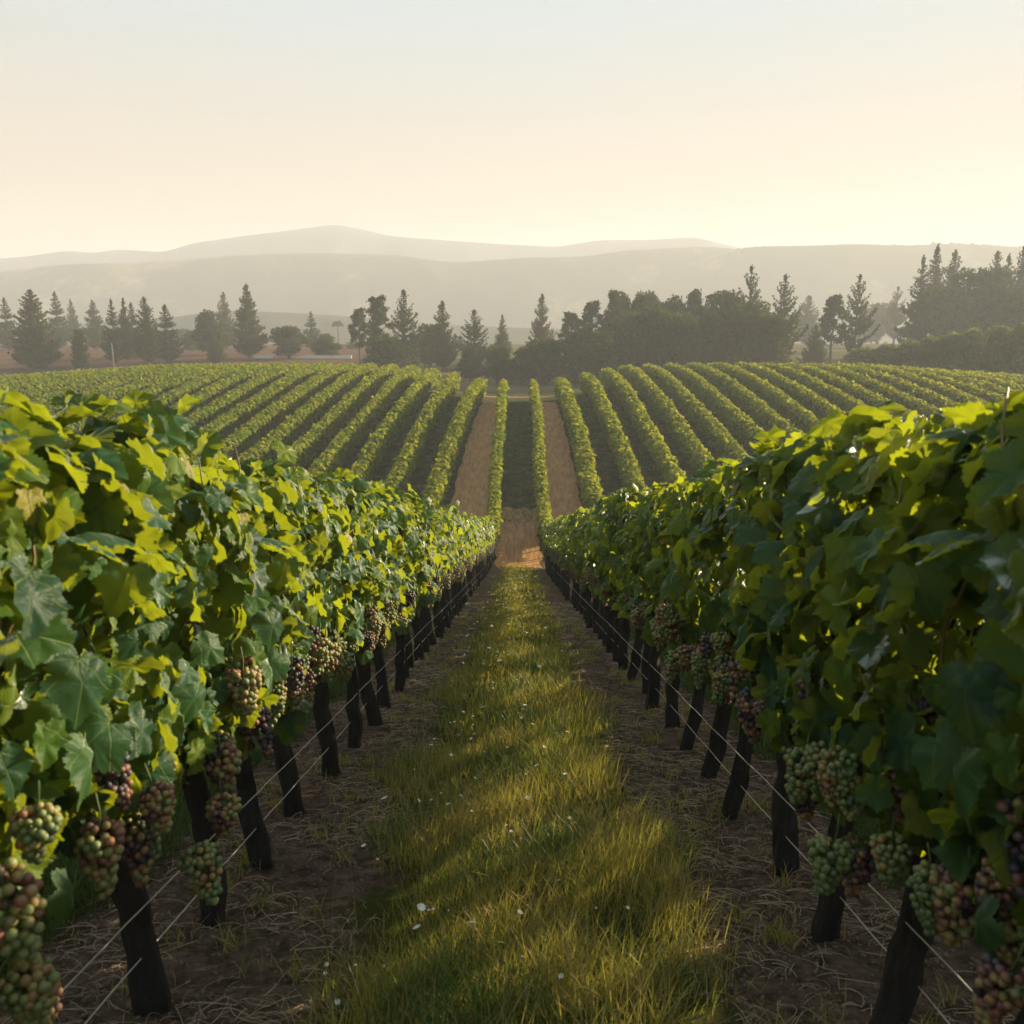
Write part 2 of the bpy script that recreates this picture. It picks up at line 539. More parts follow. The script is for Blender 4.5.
xs = np.concatenate([[-1000, -700, -450, -300, -200, -150, -120], np.arange(-95, -12, 2.5), np.arange(-12, 12.01, 0.4), np.arange(14.5, 96, 2.5), [120, 150, 200, 300, 450, 700, 1000]])
ys = np.concatenate([np.arange(-58, -5, 4), np.arange(-5, 100, 0.5), np.arange(100, 200, 4), np.arange(200, 500, 25), np.arange(500, 1260, 75)])
g = MB(); g.add(*grid_mesh(xs, ys, gz))
ground = tag(g.build("ground", M_GROUND), kind="structure")


def ragged_sheet(name, xa, xb, ya, yb, lift=0.015, amp=0.10, ny=None, xa2=None, xb2=None):
    ny = ny or int((yb - ya) * 3)
    yy = np.linspace(ya, yb, ny); k = 9
    wob = lambda s: amp * (0.5 * np.sin(yy * 1.1 + s) + 0.5 * np.sin(yy * 2.7 + 2 * s)) + rng.normal(0, amp * 0.25, ny)
    q = (yy - ya) / (yb - ya)
    L, Rr = xa + ((xa if xa2 is None else xa2) - xa) * q + wob(1.0), xb + ((xb if xb2 is None else xb2) - xb) * q + wob(4.0)
    t = np.linspace(0, 1, k)
    X = L[:, None] * (1 - t) + Rr[:, None] * t
    Y = np.repeat(yy[:, None], k, 1)
    Y[0] += rng.normal(0, .12, k); Y[-1] += rng.normal(0, .12, k)
    V = np.stack([X, Y, gz(X, Y) + lift], -1).reshape(-1, 3)
    i = np.arange(ny - 1)[:, None] * k; j = np.arange(k - 1)[None]
    F = np.stack([i + j, i + j + 1, i + k + j + 1, i + k + j], -1).reshape(-1, 4)
    b = MB(); b.add(V, F)
    return tag(b.build(name, M_TRACK), kind="structure")


ragged_sheet("dirt_track", -1.0, 1.0, 34.6, 44.0, amp=0.10)
ragged_sheet("dirt_track", 1.50, 3.45, 38.5, 70.0, amp=0.08, xb2=3.0)
ragged_sheet("dirt_track", -3.85, -1.55, 38.5, 70.0, amp=0.08, xa2=-2.9)
ragged_sheet("path", -6.0, 6.0, 92.0, 93.6, lift=0.02, amp=0.2, ny=12)


# ---------------------------------------------------------------- hills
def ridge(name, mat, pts, dist, depth, rough=1.0, step=6.0, seed=0, treeline=0.0):
    r = np.random.default_rng(seed)
    wx = np.array([at_px(p[0], p[1], dist)[0] for p in pts]); wz = np.array([at_px(p[0], p[1], dist)[1] for p in pts])
    xs = np.arange(wx[0], wx[-1], step)
    m = np.interp(xs, wx, wz)
    m = np.interp(xs, wx, wz); kk_ = max(3, int(24 / step) // 2 * 2 + 1)
    m = np.convolve(np.pad(m, kk_ // 2, 'edge'), np.ones(kk_) / kk_, 'valid')
    if treeline:
        m = m + treeline * np.abs(r.normal(0, 1, len(xs))) ** 1.5 * (0.4 + 0.6 * np.sin(xs * 0.031) * np.sin(xs * 0.013 + 1))
    ts = np.linspace(-1, 1, 25)
    ph = r.uniform(0, 6.28, 8)
    V = []
    for t in ts:
        base = (1 - t * t) ** 1.3
        spur = sum((np.sin(xs * f + ph[i] + t * 2.5 * (i - 1)) - 1) * a for i, (f, a) in enumerate(((0.02, .10), (0.045, .07), (0.09, .035), (0.17, .02))))
        z = m * base * (1 + spur * rough * (1 - (1 - abs(t)) ** 2) * 1.2) - 3.0 * (1 - base)
        V.append(np.stack([xs * (1 + 0.25 * t * depth / dist), np.full(len(xs), dist + t * depth), z], -1))
    V = np.concatenate(V)
    nx = len(xs)
    i = np.arange(len(ts) - 1)[:, None] * nx; j = np.arange(nx - 1)[None]
    F = np.stack([i + j, i + j + 1, i + nx + j + 1, i + nx + j], -1).reshape(-1, 4)
    b = MB(); b.add(V, F)
    return tag(b.build(name, mat), kind="structure")


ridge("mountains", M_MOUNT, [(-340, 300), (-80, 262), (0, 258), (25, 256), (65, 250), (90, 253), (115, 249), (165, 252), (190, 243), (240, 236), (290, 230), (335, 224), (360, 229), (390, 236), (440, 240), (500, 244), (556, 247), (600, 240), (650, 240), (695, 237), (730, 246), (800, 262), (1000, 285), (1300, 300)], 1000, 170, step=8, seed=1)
ridge("hills", M_HILL, [(-380, 280), (-60, 280), (0, 271), (60, 264), (120, 263), (180, 260), (250, 254), (330, 253), (400, 255), (425, 259), (450, 263), (520, 258), (585, 257), (620, 251), (690, 247), (730, 248), (745, 252), (800, 260), (1000, 268), (1400, 290)], 760, 120, step=4, seed=2, treeline=0.25)
ridge("hills", M_HILL, [(640, 300), (700, 264), (745, 247), (800, 246), (850, 244), (900, 246), (960, 244), (1024, 248), (1100, 246), (1250, 250), (1450, 275)], 735, 90, step=2.2, seed=3, treeline=0.8)
ridge("hills", M_HILL, [(-420, 318), (-60, 322), (80, 324), (170, 318), (215, 310), (300, 313), (360, 317), (430, 324), (520, 328), (640, 332), (760, 334)], 450, 50, step=4, seed=4, treeline=0.2)


# ---------------------------------------------------------------- leaf templates
def leaf_template(fold=0.25, droop=0.2, wave=0.05, ring=True, seed=0):
    r = np.random.default_rng(seed)
    half = [(0.05, -0.03), (0.18, -0.13), (0.33, -0.10), (0.40, 0.0), (0.49, 0.08), (0.45, 0.19), (0.55, 0.28), (0.60, 0.43), (0.49, 0.49), (0.43, 0.57), (0.32, 0.60), (0.31, 0.72), (0.20, 0.79), (0.13, 0.89)]
    pts = [(0, 0.02)] + half + [(0, 1.0)] + [(-x, y) for x, y in half[::-1]]
    O = np.array(pts); O += r.normal(0, 0.022, O.shape); O[:, 0] *= r.uniform(0.85, 1.12)
    c = np.array([0, 0.36])
    if ring:      # serrated margin
        A, Bn = O, np.roll(O, -1, 0)
        segs = []
        for q, o in ((0.0, 0.0), (0.33, 0.030), (0.5, -0.012), (0.83, 0.028)):
            m_ = A + (Bn - A) * q
            segs.append(m_ + norm(m_ - c) * (o + r.normal(0, 0.006, (len(O), 1))))
        O = np.stack(segs, 1).reshape(-1, 2)
    n = len(O)
    if ring:
        V2 = np.concatenate([[c], c + (O - c) * 0.55, O])
        k = np.arange(n); k2 = (k + 1) % n
        F = [np.stack([np.zeros(n, int), 1 + k, 1 + k2], -1), np.stack([1 + k, 1 + n + k, 1 + n + k2, 1 + k2], -1)]
    else:
        O = O[::2]; n = len(O)
        V2 = np.concatenate([[c], O]); k = np.arange(n)
        F = [np.stack([np.zeros(n, int), 1 + k, 1 + (k + 1) % n], -1)]
    x, y = V2[:, 0], V2[:, 1]
    z = fold * np.abs(x) ** 1.3 - droop * (y - 0.2) ** 2 - 0.25 * (x ** 2) + wave * np.sin(x * 11 + seed) * np.cos(y * 9 + seed)
    return np.stack([x, y, z], -1), F


LT = [leaf_template(0.35, 0.30, 0.05, True, 1), leaf_template(-0.18, 0.40, 0.06, True, 2), leaf_template(0.10, 0.15, 0.07, True, 3), leaf_template(0.5, 0.1, 0.08, True, 8), leaf_template(-0.3, 0.55, 0.05, True, 9)]
LT1 = [leaf_template(0.3, 0.3, 0.04, False, 5), leaf_template(-0.2, 0.3, 0.04, False, 6)]
LT2 = [(np.array([[0, 0, 0], [0.5, 0.35, -0.12], [0.28, 0.8, -0.1], [0, 1, -0.2], [-0.28, 0.8, -0.1], [-0.5, 0.35, -0.12], [0, .5, 0.06]]),
        [np.array([[0, 1, 6], [1, 2, 6], [2, 3, 6], [3, 4, 6], [4, 5, 6], [5, 0, 6]])])]
QT = (np.array([[-0.5, 0, 0], [0.5, 0, 0], [0.35, 1, -0.15], [-0.35, 1, -0.15]]), [np.array([[0, 1, 2, 3]])])


def canopy_points(r, n, length, hw=0.26, z0=1.02, z1=1.88):
    """points and outward normals in a vine canopy's cross-section (x across, y along)"""
    th = r.uniform(0, 2 * math.pi, n)
    rad = np.where(r.random(n) < 0.72, r.uniform(0.78, 1.08, n), r.uniform(0.2, 0.8, n))
    cx, sz = np.cos(th), np.sin(th)
    e = 0.62
    x = np.sign(cx) * np.abs(cx) ** e * hw * rad
    hz = (z1 - z0) / 2
    z = (z0 + z1) / 2 + np.sign(sz) * np.abs(sz) ** e * hz * rad
    x *= 1 + 0.16 * np.sin(z * 5 + 1.0)
    y = r.uniform(-length / 2, length / 2, n)
    P = np.stack([x, y, z], -1)
    N = np.stack([cx * 1.1, np.zeros(n), sz * 0.55 + 0.35], -1)
    return P, N


def make_foliage(seed, n, templates, smin, smax, length=0.74, jitter=0.72, shoots=1, z0=1.0, hw=0.27):
    r = np.random.default_rng(seed)
    P, N = canopy_points(r, n, length, hw=hw, z0=z0)
    P[:, 2] += 0.05 * np.sin(P[:, 1] * 7 + seed)
    # a hanging tatter or two of leaves below the canopy
    k = int(n * 0.06)
    P[:k, 2] = r.uniform(0.86, 1.05, k); P[:k, 0] = r.choice([-1, 1], k) * r.uniform(0.12, 0.33, k)
    P[:k, 1] = r.choice(r.uniform(-length / 2, length / 2, 3), k) + r.normal(0, 0.05, k)
    N[:k] = np.stack([np.sign(P[:k, 0]), np.zeros(k), np.full(k, 0.3)], -1)
    mb = MB()
    ex, en = [], []
    for s in range(shoots):      # shoots rising out of the top
        bx, by = r.uniform(-0.15, 0.15), r.uniform(-length / 2, length / 2)
        h = r.uniform(0.03, 0.20); lean = r.normal(0, 0.12, 2)
        pts = [(bx + lean[0] * t * t, by + lean[1] * t * t, 1.6 + (0.2 + h) * t) for t in np.linspace(0, 1, 6)]
        tube(mb, pts, np.linspace(0.004, 0.002, 6), 5, mat=1)
        for t in np.linspace(0.45, 1, 5):
            ex.append((bx + lean[0] * t * t + r.normal(0, .03), by + lean[1] * t * t + r.normal(0, .03), 1.6 + (0.2 + h) * t))
            en.append((r.normal(0, .7), r.normal(0, .7), 0.6))
    for s in range(3):       # canes arching through the leaves
        sg = r.choice([-1, 1]); by = r.uniform(-length / 2, length / 2); dy = r.normal(0, 0.22)
        pts = [(sg * (0.02 + 0.23 * math.sin(t * 2.2)), by + dy * t, 0.95 + r.uniform(0.75, 0.95) * t ** 0.8) for t in np.linspace(0, 1, 8)]
        tube(mb, pts, np.linspace(0.0048, 0.0022, 8), 5, mat=2)
    if ex:
        P = np.concatenate([P, np.array(ex)]); N = np.concatenate([N, np.array(en)])
    n = len(P)
    N = norm(N) + r.normal(0, jitter, (n, 3)) * np.array([0.8, 1, 0.8])
    D = np.stack([r.normal(0, .45, n), r.normal(0, .55, n), r.normal(-0.9, .35, n)], -1)
    top = P[:, 2] > 1.78
    D[top] += np.stack([np.sign(P[top, 0]) * 0.7, np.zeros(top.sum()), np.full(top.sum(), 0.5)], -1)
    S = r.uniform(smin, smax, n)
    which = r.integers(0, len(templates), n)
    for i, (T, F) in enumerate(templates):
        s = which == i
        scatter(mb, T, F, P[s] - norm(D[s]) * S[s][:, None] * 0.4, N[s], D[s], S[s])
    return mb.mesh("foliage", [M_LEAF, M_STEM, M_CANE])


FOL_CALM = [make_foliage(150 + i, 620, LT, 0.070, 0.14, shoots=0, z0=0.80, hw=0.30) for i in range(2)]
FOL = {
    0: [make_foliage(100 + i, 560, LT, 0.070, 0.135) for i in range(5)],
    1: [make_foliage(200 + i, 420, LT1, 0.08, 0.135) for i in range(4)],
    2: [make_foliage(300 + i, 230, LT2, 0.11, 0.18) for i in range(3)],
}


def make_trunk(seed, h=1.0, r0=0.048, sides=12, rings=14):
    r = np.random.default_rng(seed)
    a = np.arange(sides) / sides * 2 * math.pi
    groove = 1 + 0.20 * np.sin(a * 3 + r.uniform(0, 6)) + r.normal(0, 0.08, sides)
    t = np.linspace(0, 1, rings)
    bx = np.cumsum(r.normal(0, 0.010, rings)); by = np.cumsum(r.normal(0, 0.010, rings))
    V = []
    for i, tt in enumerate(t):
        rr = r0 * (1.12 - 0.30 * tt + 0.12 * math.exp(-tt * 14) + 0.35 * max(0, tt - 0.82)) * (groove + r.normal(0, 0.07, sides)) * (1 + 0.06 * math.sin(tt * 17 + seed))
        tw = 0.5 * tt
        V.append(np.stack([bx[i] + np.cos(a + tw) * rr * 1.0, by[i] + np.sin(a + tw) * rr * 0.8, np.full(sides, tt * (h + 0.12) - 0.12)], -1))
    V = np.concatenate(V + [np.array([[bx[-1], by[-1], h + 0.02]])])
    i = np.arange(rings - 1)[:, None] * sides; j = np.arange(sides)[None]; j2 = (j + 1) % sides
    F = np.stack([i + j, i + j2, i + sides + j2, i + sides + j], -1).reshape(-1, 4)
    k = np.arange(sides)
    cap = np.stack([(rings - 1) * sides + k, (rings - 1) * sides + (k + 1) % sides, np.full(sides, rings * sides)], -1)
    mb = MB(); mb.add(V, [F, cap])
    return mb.mesh("trunk", M_TRUNK, smooth=False)


TRUNKS = [make_trunk(20 + i) for i in range(5)]
TRUNKS_FAR = [make_trunk(40 + i, sides=7, rings=5) for i in range(2)]


def make_cordon(seed):
    r = np.random.default_rng(seed)
    mb = MB()
    y = np.linspace(-0.40, 0.40, 12)
    pts = np.stack([r.normal(0, 0.012, 12), y, 0.93 + 0.03 * np.sin(y * 6 + seed) + r.normal(0, 0.008, 12)], -1)
    tube(mb, pts, 0.024 + r.uniform(0, 0.012, 12), 7, lump=0.2)
    for s in range(5):      # upright canes
        b = pts[r.integers(1, 11)]
        lean = r.normal(0, 0.12, 2)
        tube(mb, [(b[0] + lean[0] * t, b[1] + lean[1] * t, b[2] + 0.75 * t) for t in np.linspace(0, 1, 6)], np.linspace(0.008, 0.004, 6), 5)
    return mb.mesh("cordon", M_TRUNK)


CORDONS = [make_cordon(60 + i) for i in range(3)]


def ico(sub=1):
    import bmesh
    bm = bmesh.new(); bmesh.ops.create_icosphere(bm, subdivisions=sub, radius=1.0)
    V = np.array([v.co[:] for v in bm.verts]); F = np.array([[v.index for v in f.verts] for f in bm.faces])
    bm.free()
    return V, F


ICO2, ICO1 = ico(2), ico(1)


def make_bunch(seed, n, rb, sph, L=0.21, W=0.062):
    r = np.random.default_rng(seed)
    pts = []
    tries = 0
    while len(pts) < n and tries < 6000:
        tries += 1
        t = r.random() ** 0.8
        rad = W * (1 - 0.75 * t ** 1.6) * (0.6 + 0.4 * min(1, t * 6))
        a = r.uniform(0, 6.283)
        q = rad * r.uniform(0.55, 1.05)
        p = np.array([math.cos(a) * q, math.sin(a) * q, -0.03 - t * L])
        if all(np.linalg.norm(p - o) > rb * 1.32 for o in pts):
            pts.append(p)
    P = np.array(pts); n = len(P)
    mb = MB()
    T = sph[0] * rb
    scatter(mb, T, sph[1], P, r.normal(0, 1, (n, 3)) + .001, r.normal(0, 1, (n, 3)), r.uniform(0.85, 1.12, n))
    tube(mb, [(0, 0, 0.05), (0.004, 0.003, 0.0), (0, 0, -0.05), (0, 0, -L * 0.8)], [0.003, 0.003, 0.002, 0.002], 5, mat=1)
    return mb.mesh("grape_bunch", [M_GRAPE, M_STEM])


B_NEAR = [make_bunch(80 + i, 90, 0.0120, ICO2, L=0.14 + 0.02 * i, W=0.055 + 0.006 * (i % 3)) for i in range(5)]
B_FAR = [make_bunch(90 + i, 34, 0.016, ICO1) for i in range(3)]

# ---------------------------------------------------------------- the two rows of grapevines beside the grass alley
ORD = ["first", "second", "third", "fourth", "fifth", "sixth", "seventh", "eighth", "ninth", "tenth", "eleventh", "twelfth"]
left_y = [1.15, 1.76, 2.40, 2.95, 3.53, 4.24, 4.97, 5.62]
right_y = [1.10, 1.66, 2.26, 2.88, 3.48, 4.18, 4.92, 5.60]
prng = np.random.default_rng(11)


def grow_row(ypos, side):
    ys_ = list(ypos)
    while ys_[-1] < 36.2: ys_.append(ys_[-1] + 0.69 + prng.normal(0, 0.03))
    sname = "left" if side < 0 else "right"
    tone = "sunlit" if side < 0 else "shaded"
    for i, y in enumerate(ys_):
        x = side * 1.19 + prng.normal(0, 0.02)
        t = empty("grapevine", (x, y, gzf(x, y)))
        if i < 12:
            tag(t, f"{ORD[i]} grapevine from the camera in the {tone} {sname} row beside the grass lane", "grapevine", f"grapevines of the {sname} row")
        else:
            tag(t, f"small far grapevine past the twelfth in the {tone} {sname} row, down towards the dirt track", "grapevine", f"far grapevines of the {sname} row")
        lod = 0 if i < 13 else (1 if i < 26 else 2)
        tr = obj_of("trunk", (TRUNKS if lod < 2 else TRUNKS_FAR)[prng.integers(0, 5 if lod < 2 else 2)], t)
        tr.rotation_euler = (prng.normal(0, 0.03), side * (0.075 + prng.normal(0, 0.025)), prng.normal(0, 0.25))
        s = 0.92 + prng.random() * 0.16
        tr.scale = (s, s, 0.98)
        tr.location = (-side * 0.0, 0, 0)
        if lod < 2:
            c = obj_of("cordon", CORDONS[prng.integers(0, 3)], t)
            c.location = (side * 0.07, 0, 0)
        fo = obj_of("foliage", FOL[lod][prng.integers(0, len(FOL[lod]))], t)
        flip = prng.random() < 0.5
        fo.rotation_euler = (0, 0, math.pi if flip else 0)
        fo.scale = (1.0 + prng.normal(0, 0.05), 1.0 if prng.random() < .5 else -1.0, (1.0 + prng.normal(0, 0.04)) if i > 8 else (0.985 if side < 0 else 1.0))
        if lod: fo.scale.x *= (1, 0.88, 0.72)[lod]
        fo.location = (side * (0.03 + 0.03 * lod), 0, prng.normal(0, 0.015) - (0.02, 0.01, 0.01, 0.0, 0)[min(i, 4)])
        if i < 4: fo.data = FOL_CALM[i % 2]
        nb = {0: 9, 1: 7, 2: 4}[lod] + (2 if i < 4 else 0) + (4 if side > 0 and i < 7 else 0)
        for b in range(nb):
            me = (B_NEAR if lod == 0 else B_FAR)[prng.integers(0, 5 if lod == 0 else 3)]
            inner = prng.random() < 0.72
            sx = -side if inner else side
            g_ = obj_of("grape_bunch", me, t)
            g_.location = (side * 0.03 + sx * prng.uniform(*((0.20, 0.36) if i < 9 else (0.12, 0.31))), prng.uniform(-0.33, 0.33), prng.uniform(0.74 if i < 3 else 0.95, 1.15))
            sc = prng.uniform(0.7, 1.0)
            g_.scale = (sc, sc, sc)
            g_.rotation_euler = (prng.normal(0, .12), prng.normal(0, .12), prng.uniform(0, 6.28))


grow_row(left_y, -1)
grow_row(right_y, 1)

# trellis wires, two on each side, threaded along the trunks
for side in (-1, 1):
    for h, w in ((0.42, "upper"), (0.20, "lower")):
        mb = MB()
        yy = np.arange(0.3, 36.4, 0.17)
        sag = 0.002 * np.sin(yy * 2 * math.pi / 0.69) + rng.normal(0, 0.0012, len(yy))
        x = np.full(len(yy), side * 1.19) - side * ((0.058 if w == 'upper' else 0.0) + 0.004 * np.sin(yy * 1.7))
        pts = np.stack([x, yy, gz(x, yy) + h + sag], -1)
        tube(mb, pts, 0.0023, 6)
        o = mb.build("trellis_wire", M_WIRE)
        tag(o, f"{w} pale wire strung low along the {'left' if side < 0 else 'right'} row of dark vine trunks", "wire")

# ---------------------------------------------------------------- long vine rows: beside the near rows, and over the hill
def vine_row(x0, ya, yb, per_m, size, label, group, cat="vine row", posts=0.0, hw=0.36, xoff=None, seed=0):
    r = np.random.default_rng(seed)
    L = yb - ya
    n = int(L * per_m)
    fy = lambda y: x0 + (xoff(y) if xoff is not None else 0.0)
    P, N = canopy_points(r, n, L, hw=hw, z0=0.42, z1=1.80)
    yy = P[:, 1] + (ya + yb) / 2
    # lumpy outline along the row
    lump = 1 + 0.13 * np.sin(yy * 4.1 + seed) * np.sin(yy * 1.9 + 3 * seed) + 0.11 * np.sin(yy * 9.3 + 2 * seed) + 0.05 * np.sin(yy * 1.3 + seed)
    ends = np.clip(np.minimum(yy - ya, yb - yy) / 0.7, 0.25, 1) ** 0.5
    P[:, 0] *= lump * ends
    P[:, 2] = 1.1 + (P[:, 2] - 1.1) * (0.55 + 0.45 * lump) * ends
    xx = fy(yy)
    W = np.stack([xx + P[:, 0], yy, P[:, 2]], -1)
    gr = gz(W[:, 0] * 0 + xx, yy)
    o_xy = np.array([x0, ya, gzf(x0, ya)])
    W[:, 2] += gr
    N = norm(N) + r.normal(0, 0.55, (n, 3))
    D = np.stack([r.normal(0, .6, n), r.normal(0, .6, n), r.normal(-0.5, .6, n)], -1)
    S = r.uniform(size * 0.7, size * 1.3, n)
    mb = MB()
    scatter(mb, QT[0], QT[1], W - o_xy, N, D, S)
    # added filler core against see-through, coloured dark like the row's shaded inside
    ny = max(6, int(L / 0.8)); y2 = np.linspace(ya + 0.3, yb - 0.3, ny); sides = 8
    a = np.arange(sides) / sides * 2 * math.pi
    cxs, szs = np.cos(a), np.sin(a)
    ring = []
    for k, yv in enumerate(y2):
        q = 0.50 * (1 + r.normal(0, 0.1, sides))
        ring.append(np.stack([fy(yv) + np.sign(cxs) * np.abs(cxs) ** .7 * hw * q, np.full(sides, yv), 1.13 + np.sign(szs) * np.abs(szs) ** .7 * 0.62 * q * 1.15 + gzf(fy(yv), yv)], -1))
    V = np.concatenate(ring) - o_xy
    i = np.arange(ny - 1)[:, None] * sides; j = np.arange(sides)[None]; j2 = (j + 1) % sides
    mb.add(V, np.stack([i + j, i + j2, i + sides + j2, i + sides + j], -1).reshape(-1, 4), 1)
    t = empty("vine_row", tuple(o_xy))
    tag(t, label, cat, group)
    mb.build("foliage", [M_LEAF_FAR, M_SHADE_CORE], t, smooth=False)
    if posts:
        tb = MB()
        for yv in np.arange(ya + 0.2, yb, posts):
            p = np.array([fy(yv), yv, gzf(fy(yv), yv)]) - o_xy
            tube(tb, [p + (0, 0, -0.1), p + (r.normal(0, .02), r.normal(0, .02), 0.5), p + (0, 0, 1.1)], [0.055, 0.048, 0.045], 5)
        tb.build("trunks", M_TRUNK, t, smooth=False)["kind"] = "stuff"
    return t


M_SHADE_CORE = plain("row_shade_core", (0.022, 0.035, 0.012), 0.9, var=0.4, scale=4)  # dark green paints in the shade between the leaves


def ordn(k):
    base = ["", "first", "second", "third", "fourth", "fifth", "sixth", "seventh", "eighth", "ninth", "tenth", "eleventh", "twelfth", "thirteenth", "fourteenth", "fifteenth", "sixteenth", "seventeenth", "eighteenth", "nineteenth"]
    if k < 20: return base[k]
    return ["twentieth", "twenty-first", "twenty-second", "twenty-third", "twenty-fourth", "twenty-fifth", "twenty-sixth", "twenty-seventh", "twenty-eighth", "twenty-ninth", "thirtieth"][k - 20]


for side, sn in ((-1, "left"), (1, "right")):
    for k in (2, 3):
        vine_row(side * (1.2 + 2.4 * (k - 1)), 0.4, 35.5, 200, 0.15, f"{ordn(k)} leafy vine row out from the grass lane on the near {sn} slope", "vine rows of the near slope behind the front ones", posts=0.7, seed=500 + k + 10 * side)
    for k in range(1, 29):
        x0 = side * (1.2 + 2.4 * (k - 1))
        ya = 36.8 if k == 1 else 41.2 + 0.4 * math.sin(k * 2.1) + (1.6 if k > 2 else 0)
        yb = (71 + 20 * float(ss(abs(x0) / 15))) + (1.5 * math.sin(k * 1.7))
        if k == 1: yb = 71.0
        fan = (lambda y, s=side, kk=k: (0.0 if kk == 1 else (np.interp(y, [41, 52, 66, 80, 95], [-0.75, -0.45, 0.25, 0.5, 0.5]) if s < 0 else np.interp(y, [41, 60, 80], [0.25, 0.0, -0.2]))) + 0.05 * np.sin(np.asarray(y) * 0.35 + kk))
        near_w = 0.25 if k == 1 else 0.39
        lab = (f"narrow vine row edging the {sn} side of the central lane up the hill" if k == 1 else
               f"{ordn(k)} vine row {sn} of the central lane on the far hill")
        per = 270 if k < 12 else 180
        vine_row(x0, ya, yb, per, 0.19 if k > 1 else 0.15, lab, f"vine rows on the far hill, {sn} half", hw=near_w, xoff=fan, posts=(1.4 if k <= 4 else 0), seed=600 + k * 2 + (side > 0))

# ---------------------------------------------------------------- trees
def leaves_at(mb, r, C, n, spread, size, up=0.3, mat=0):
    P = np.repeat(C, n, 0) + r.normal(0, 1, (len(C) * n, 3)) * spread
    m = len(P)
    N = r.normal(0, 1, (m, 3)) + np.array([0, 0, up]); D = r.normal(0, 1, (m, 3))
    scatter(mb, QT[0], QT[1], P, N, D, r.uniform(0.6, 1.3, m) * size, mat)


def conifer(seed, mat, width=0.36, fullness=1.0, open_=0.0, low=0.06, upward=0.5, power=0.85):
    """unit-height conifer"""
    r = np.random.default_rng(seed)
    t = MB()
    tube(t, [(0, 0, -0.03), (0.004, 0, 0.3), (0, 0.004, 0.65), (0, 0, 0.97)], [0.020, 0.016, 0.009, 0.002], 7, lump=0.1)
    f = MB()
    z = low
    while z < 0.985:
        k = (z - low) / (1 - low)
        R_ = width * 0.5 * ((1 - k) ** power * (0.4 + 0.6 * min(1, k * 7 + 0.4)) * (1 + 0.10 * math.sin(k * 31 + seed))) + 0.004
        nb = max(3, int((9 - 5 * k) * fullness))
        if r.random() > open_:
            for b in range(nb):
                a = r.uniform(0, 6.283)
                L = R_ * r.uniform(0.62, 1.18)
                d = np.array([math.cos(a), math.sin(a), 0])
                tt = np.linspace(0.12, 1, max(3, int(L / 0.014)))
                C = np.outer(tt * L, d) + np.array([0, 0, z])
                C[:, 2] += upward * L * tt ** 2 - 0.18 * L * tt
                tube(t, [np.array([0, 0, z]), C[len(C) // 2], C[-1]], [0.004, 0.0025, 0.001], 3, cap=False)
                leaves_at(f, r, C, 6, np.array([0.006, 0.006, 0.009]) * (0.5 + 0.5 * (1 - k)), 0.019 * (0.6 + 0.4 * (1 - k)), mat=0)
        z += 0.017 + 0.012 * r.random() + 0.02 * open_
    leaves_at(f, r, np.stack([np.zeros(10), np.zeros(10), np.linspace(0.93, 1.0, 10)], -1), 5, 0.005, 0.02)
    return t.mesh("trunk", M_BARK), f.mesh("crown", mat, smooth=False)


def broadleaf(seed, mat, width=0.9, trunk_h=0.05, lobes=18, squash=1.0, n=5200, flat=0.0):
    r = np.random.default_rng(seed)
    t = MB(); f = MB()
    tube(t, [(0, 0, -0.03), (0.01, 0, trunk_h), (0, 0.01, 0.55)], [0.04, 0.03, 0.015], 7, lump=0.1)
    cs = []
    for i in range(lobes):
        a = r.uniform(0, 6.283); q = width * 0.33 * math.sqrt(r.random())
        zz = trunk_h + 0.10 + (0.86 - trunk_h - 0.10) * r.random() ** 0.95
        k = 1 - 0.55 * max(0, (zz - 0.55) / 0.45) ** 1.5
        cs.append((math.cos(a) * q * k, math.sin(a) * q * k, zz, r.uniform(0.10, 0.17) * (0.8 + 0.4 * width)))
    cs.append((0, 0, 0.86, 0.13)); cs.append((0.02, 0.02, 0.5, 0.24 * width + 0.05))
    for c in cs:
        tube(t, [(0, 0, trunk_h), (c[0] * .5, c[1] * .5, (trunk_h + c[2]) / 2), c[:3]], [0.014, 0.009, 0.003], 4, cap=False)
        m = int(n * c[3] ** 2 / sum(q[3] ** 2 for q in cs))
        v = norm(r.normal(0, 1, (m, 3)))
        rr = c[3] * r.uniform(0.72, 1.08, (m, 1)) * (1 + 0.12 * np.sin(v[:, :1] * 7 + v[:, 1:2] * 9))
        P = np.array(c[:3]) + v * rr * np.array([1, 1, 0.82])
        scatter(f, QT[0], QT[1], P, v + r.normal(0, 0.5, (m, 3)), r.normal(0, 1, (m, 3)), r.uniform(0.022, 0.046, m))
    return t.mesh("trunk", M_BARK), f.mesh("crown", mat, smooth=False)


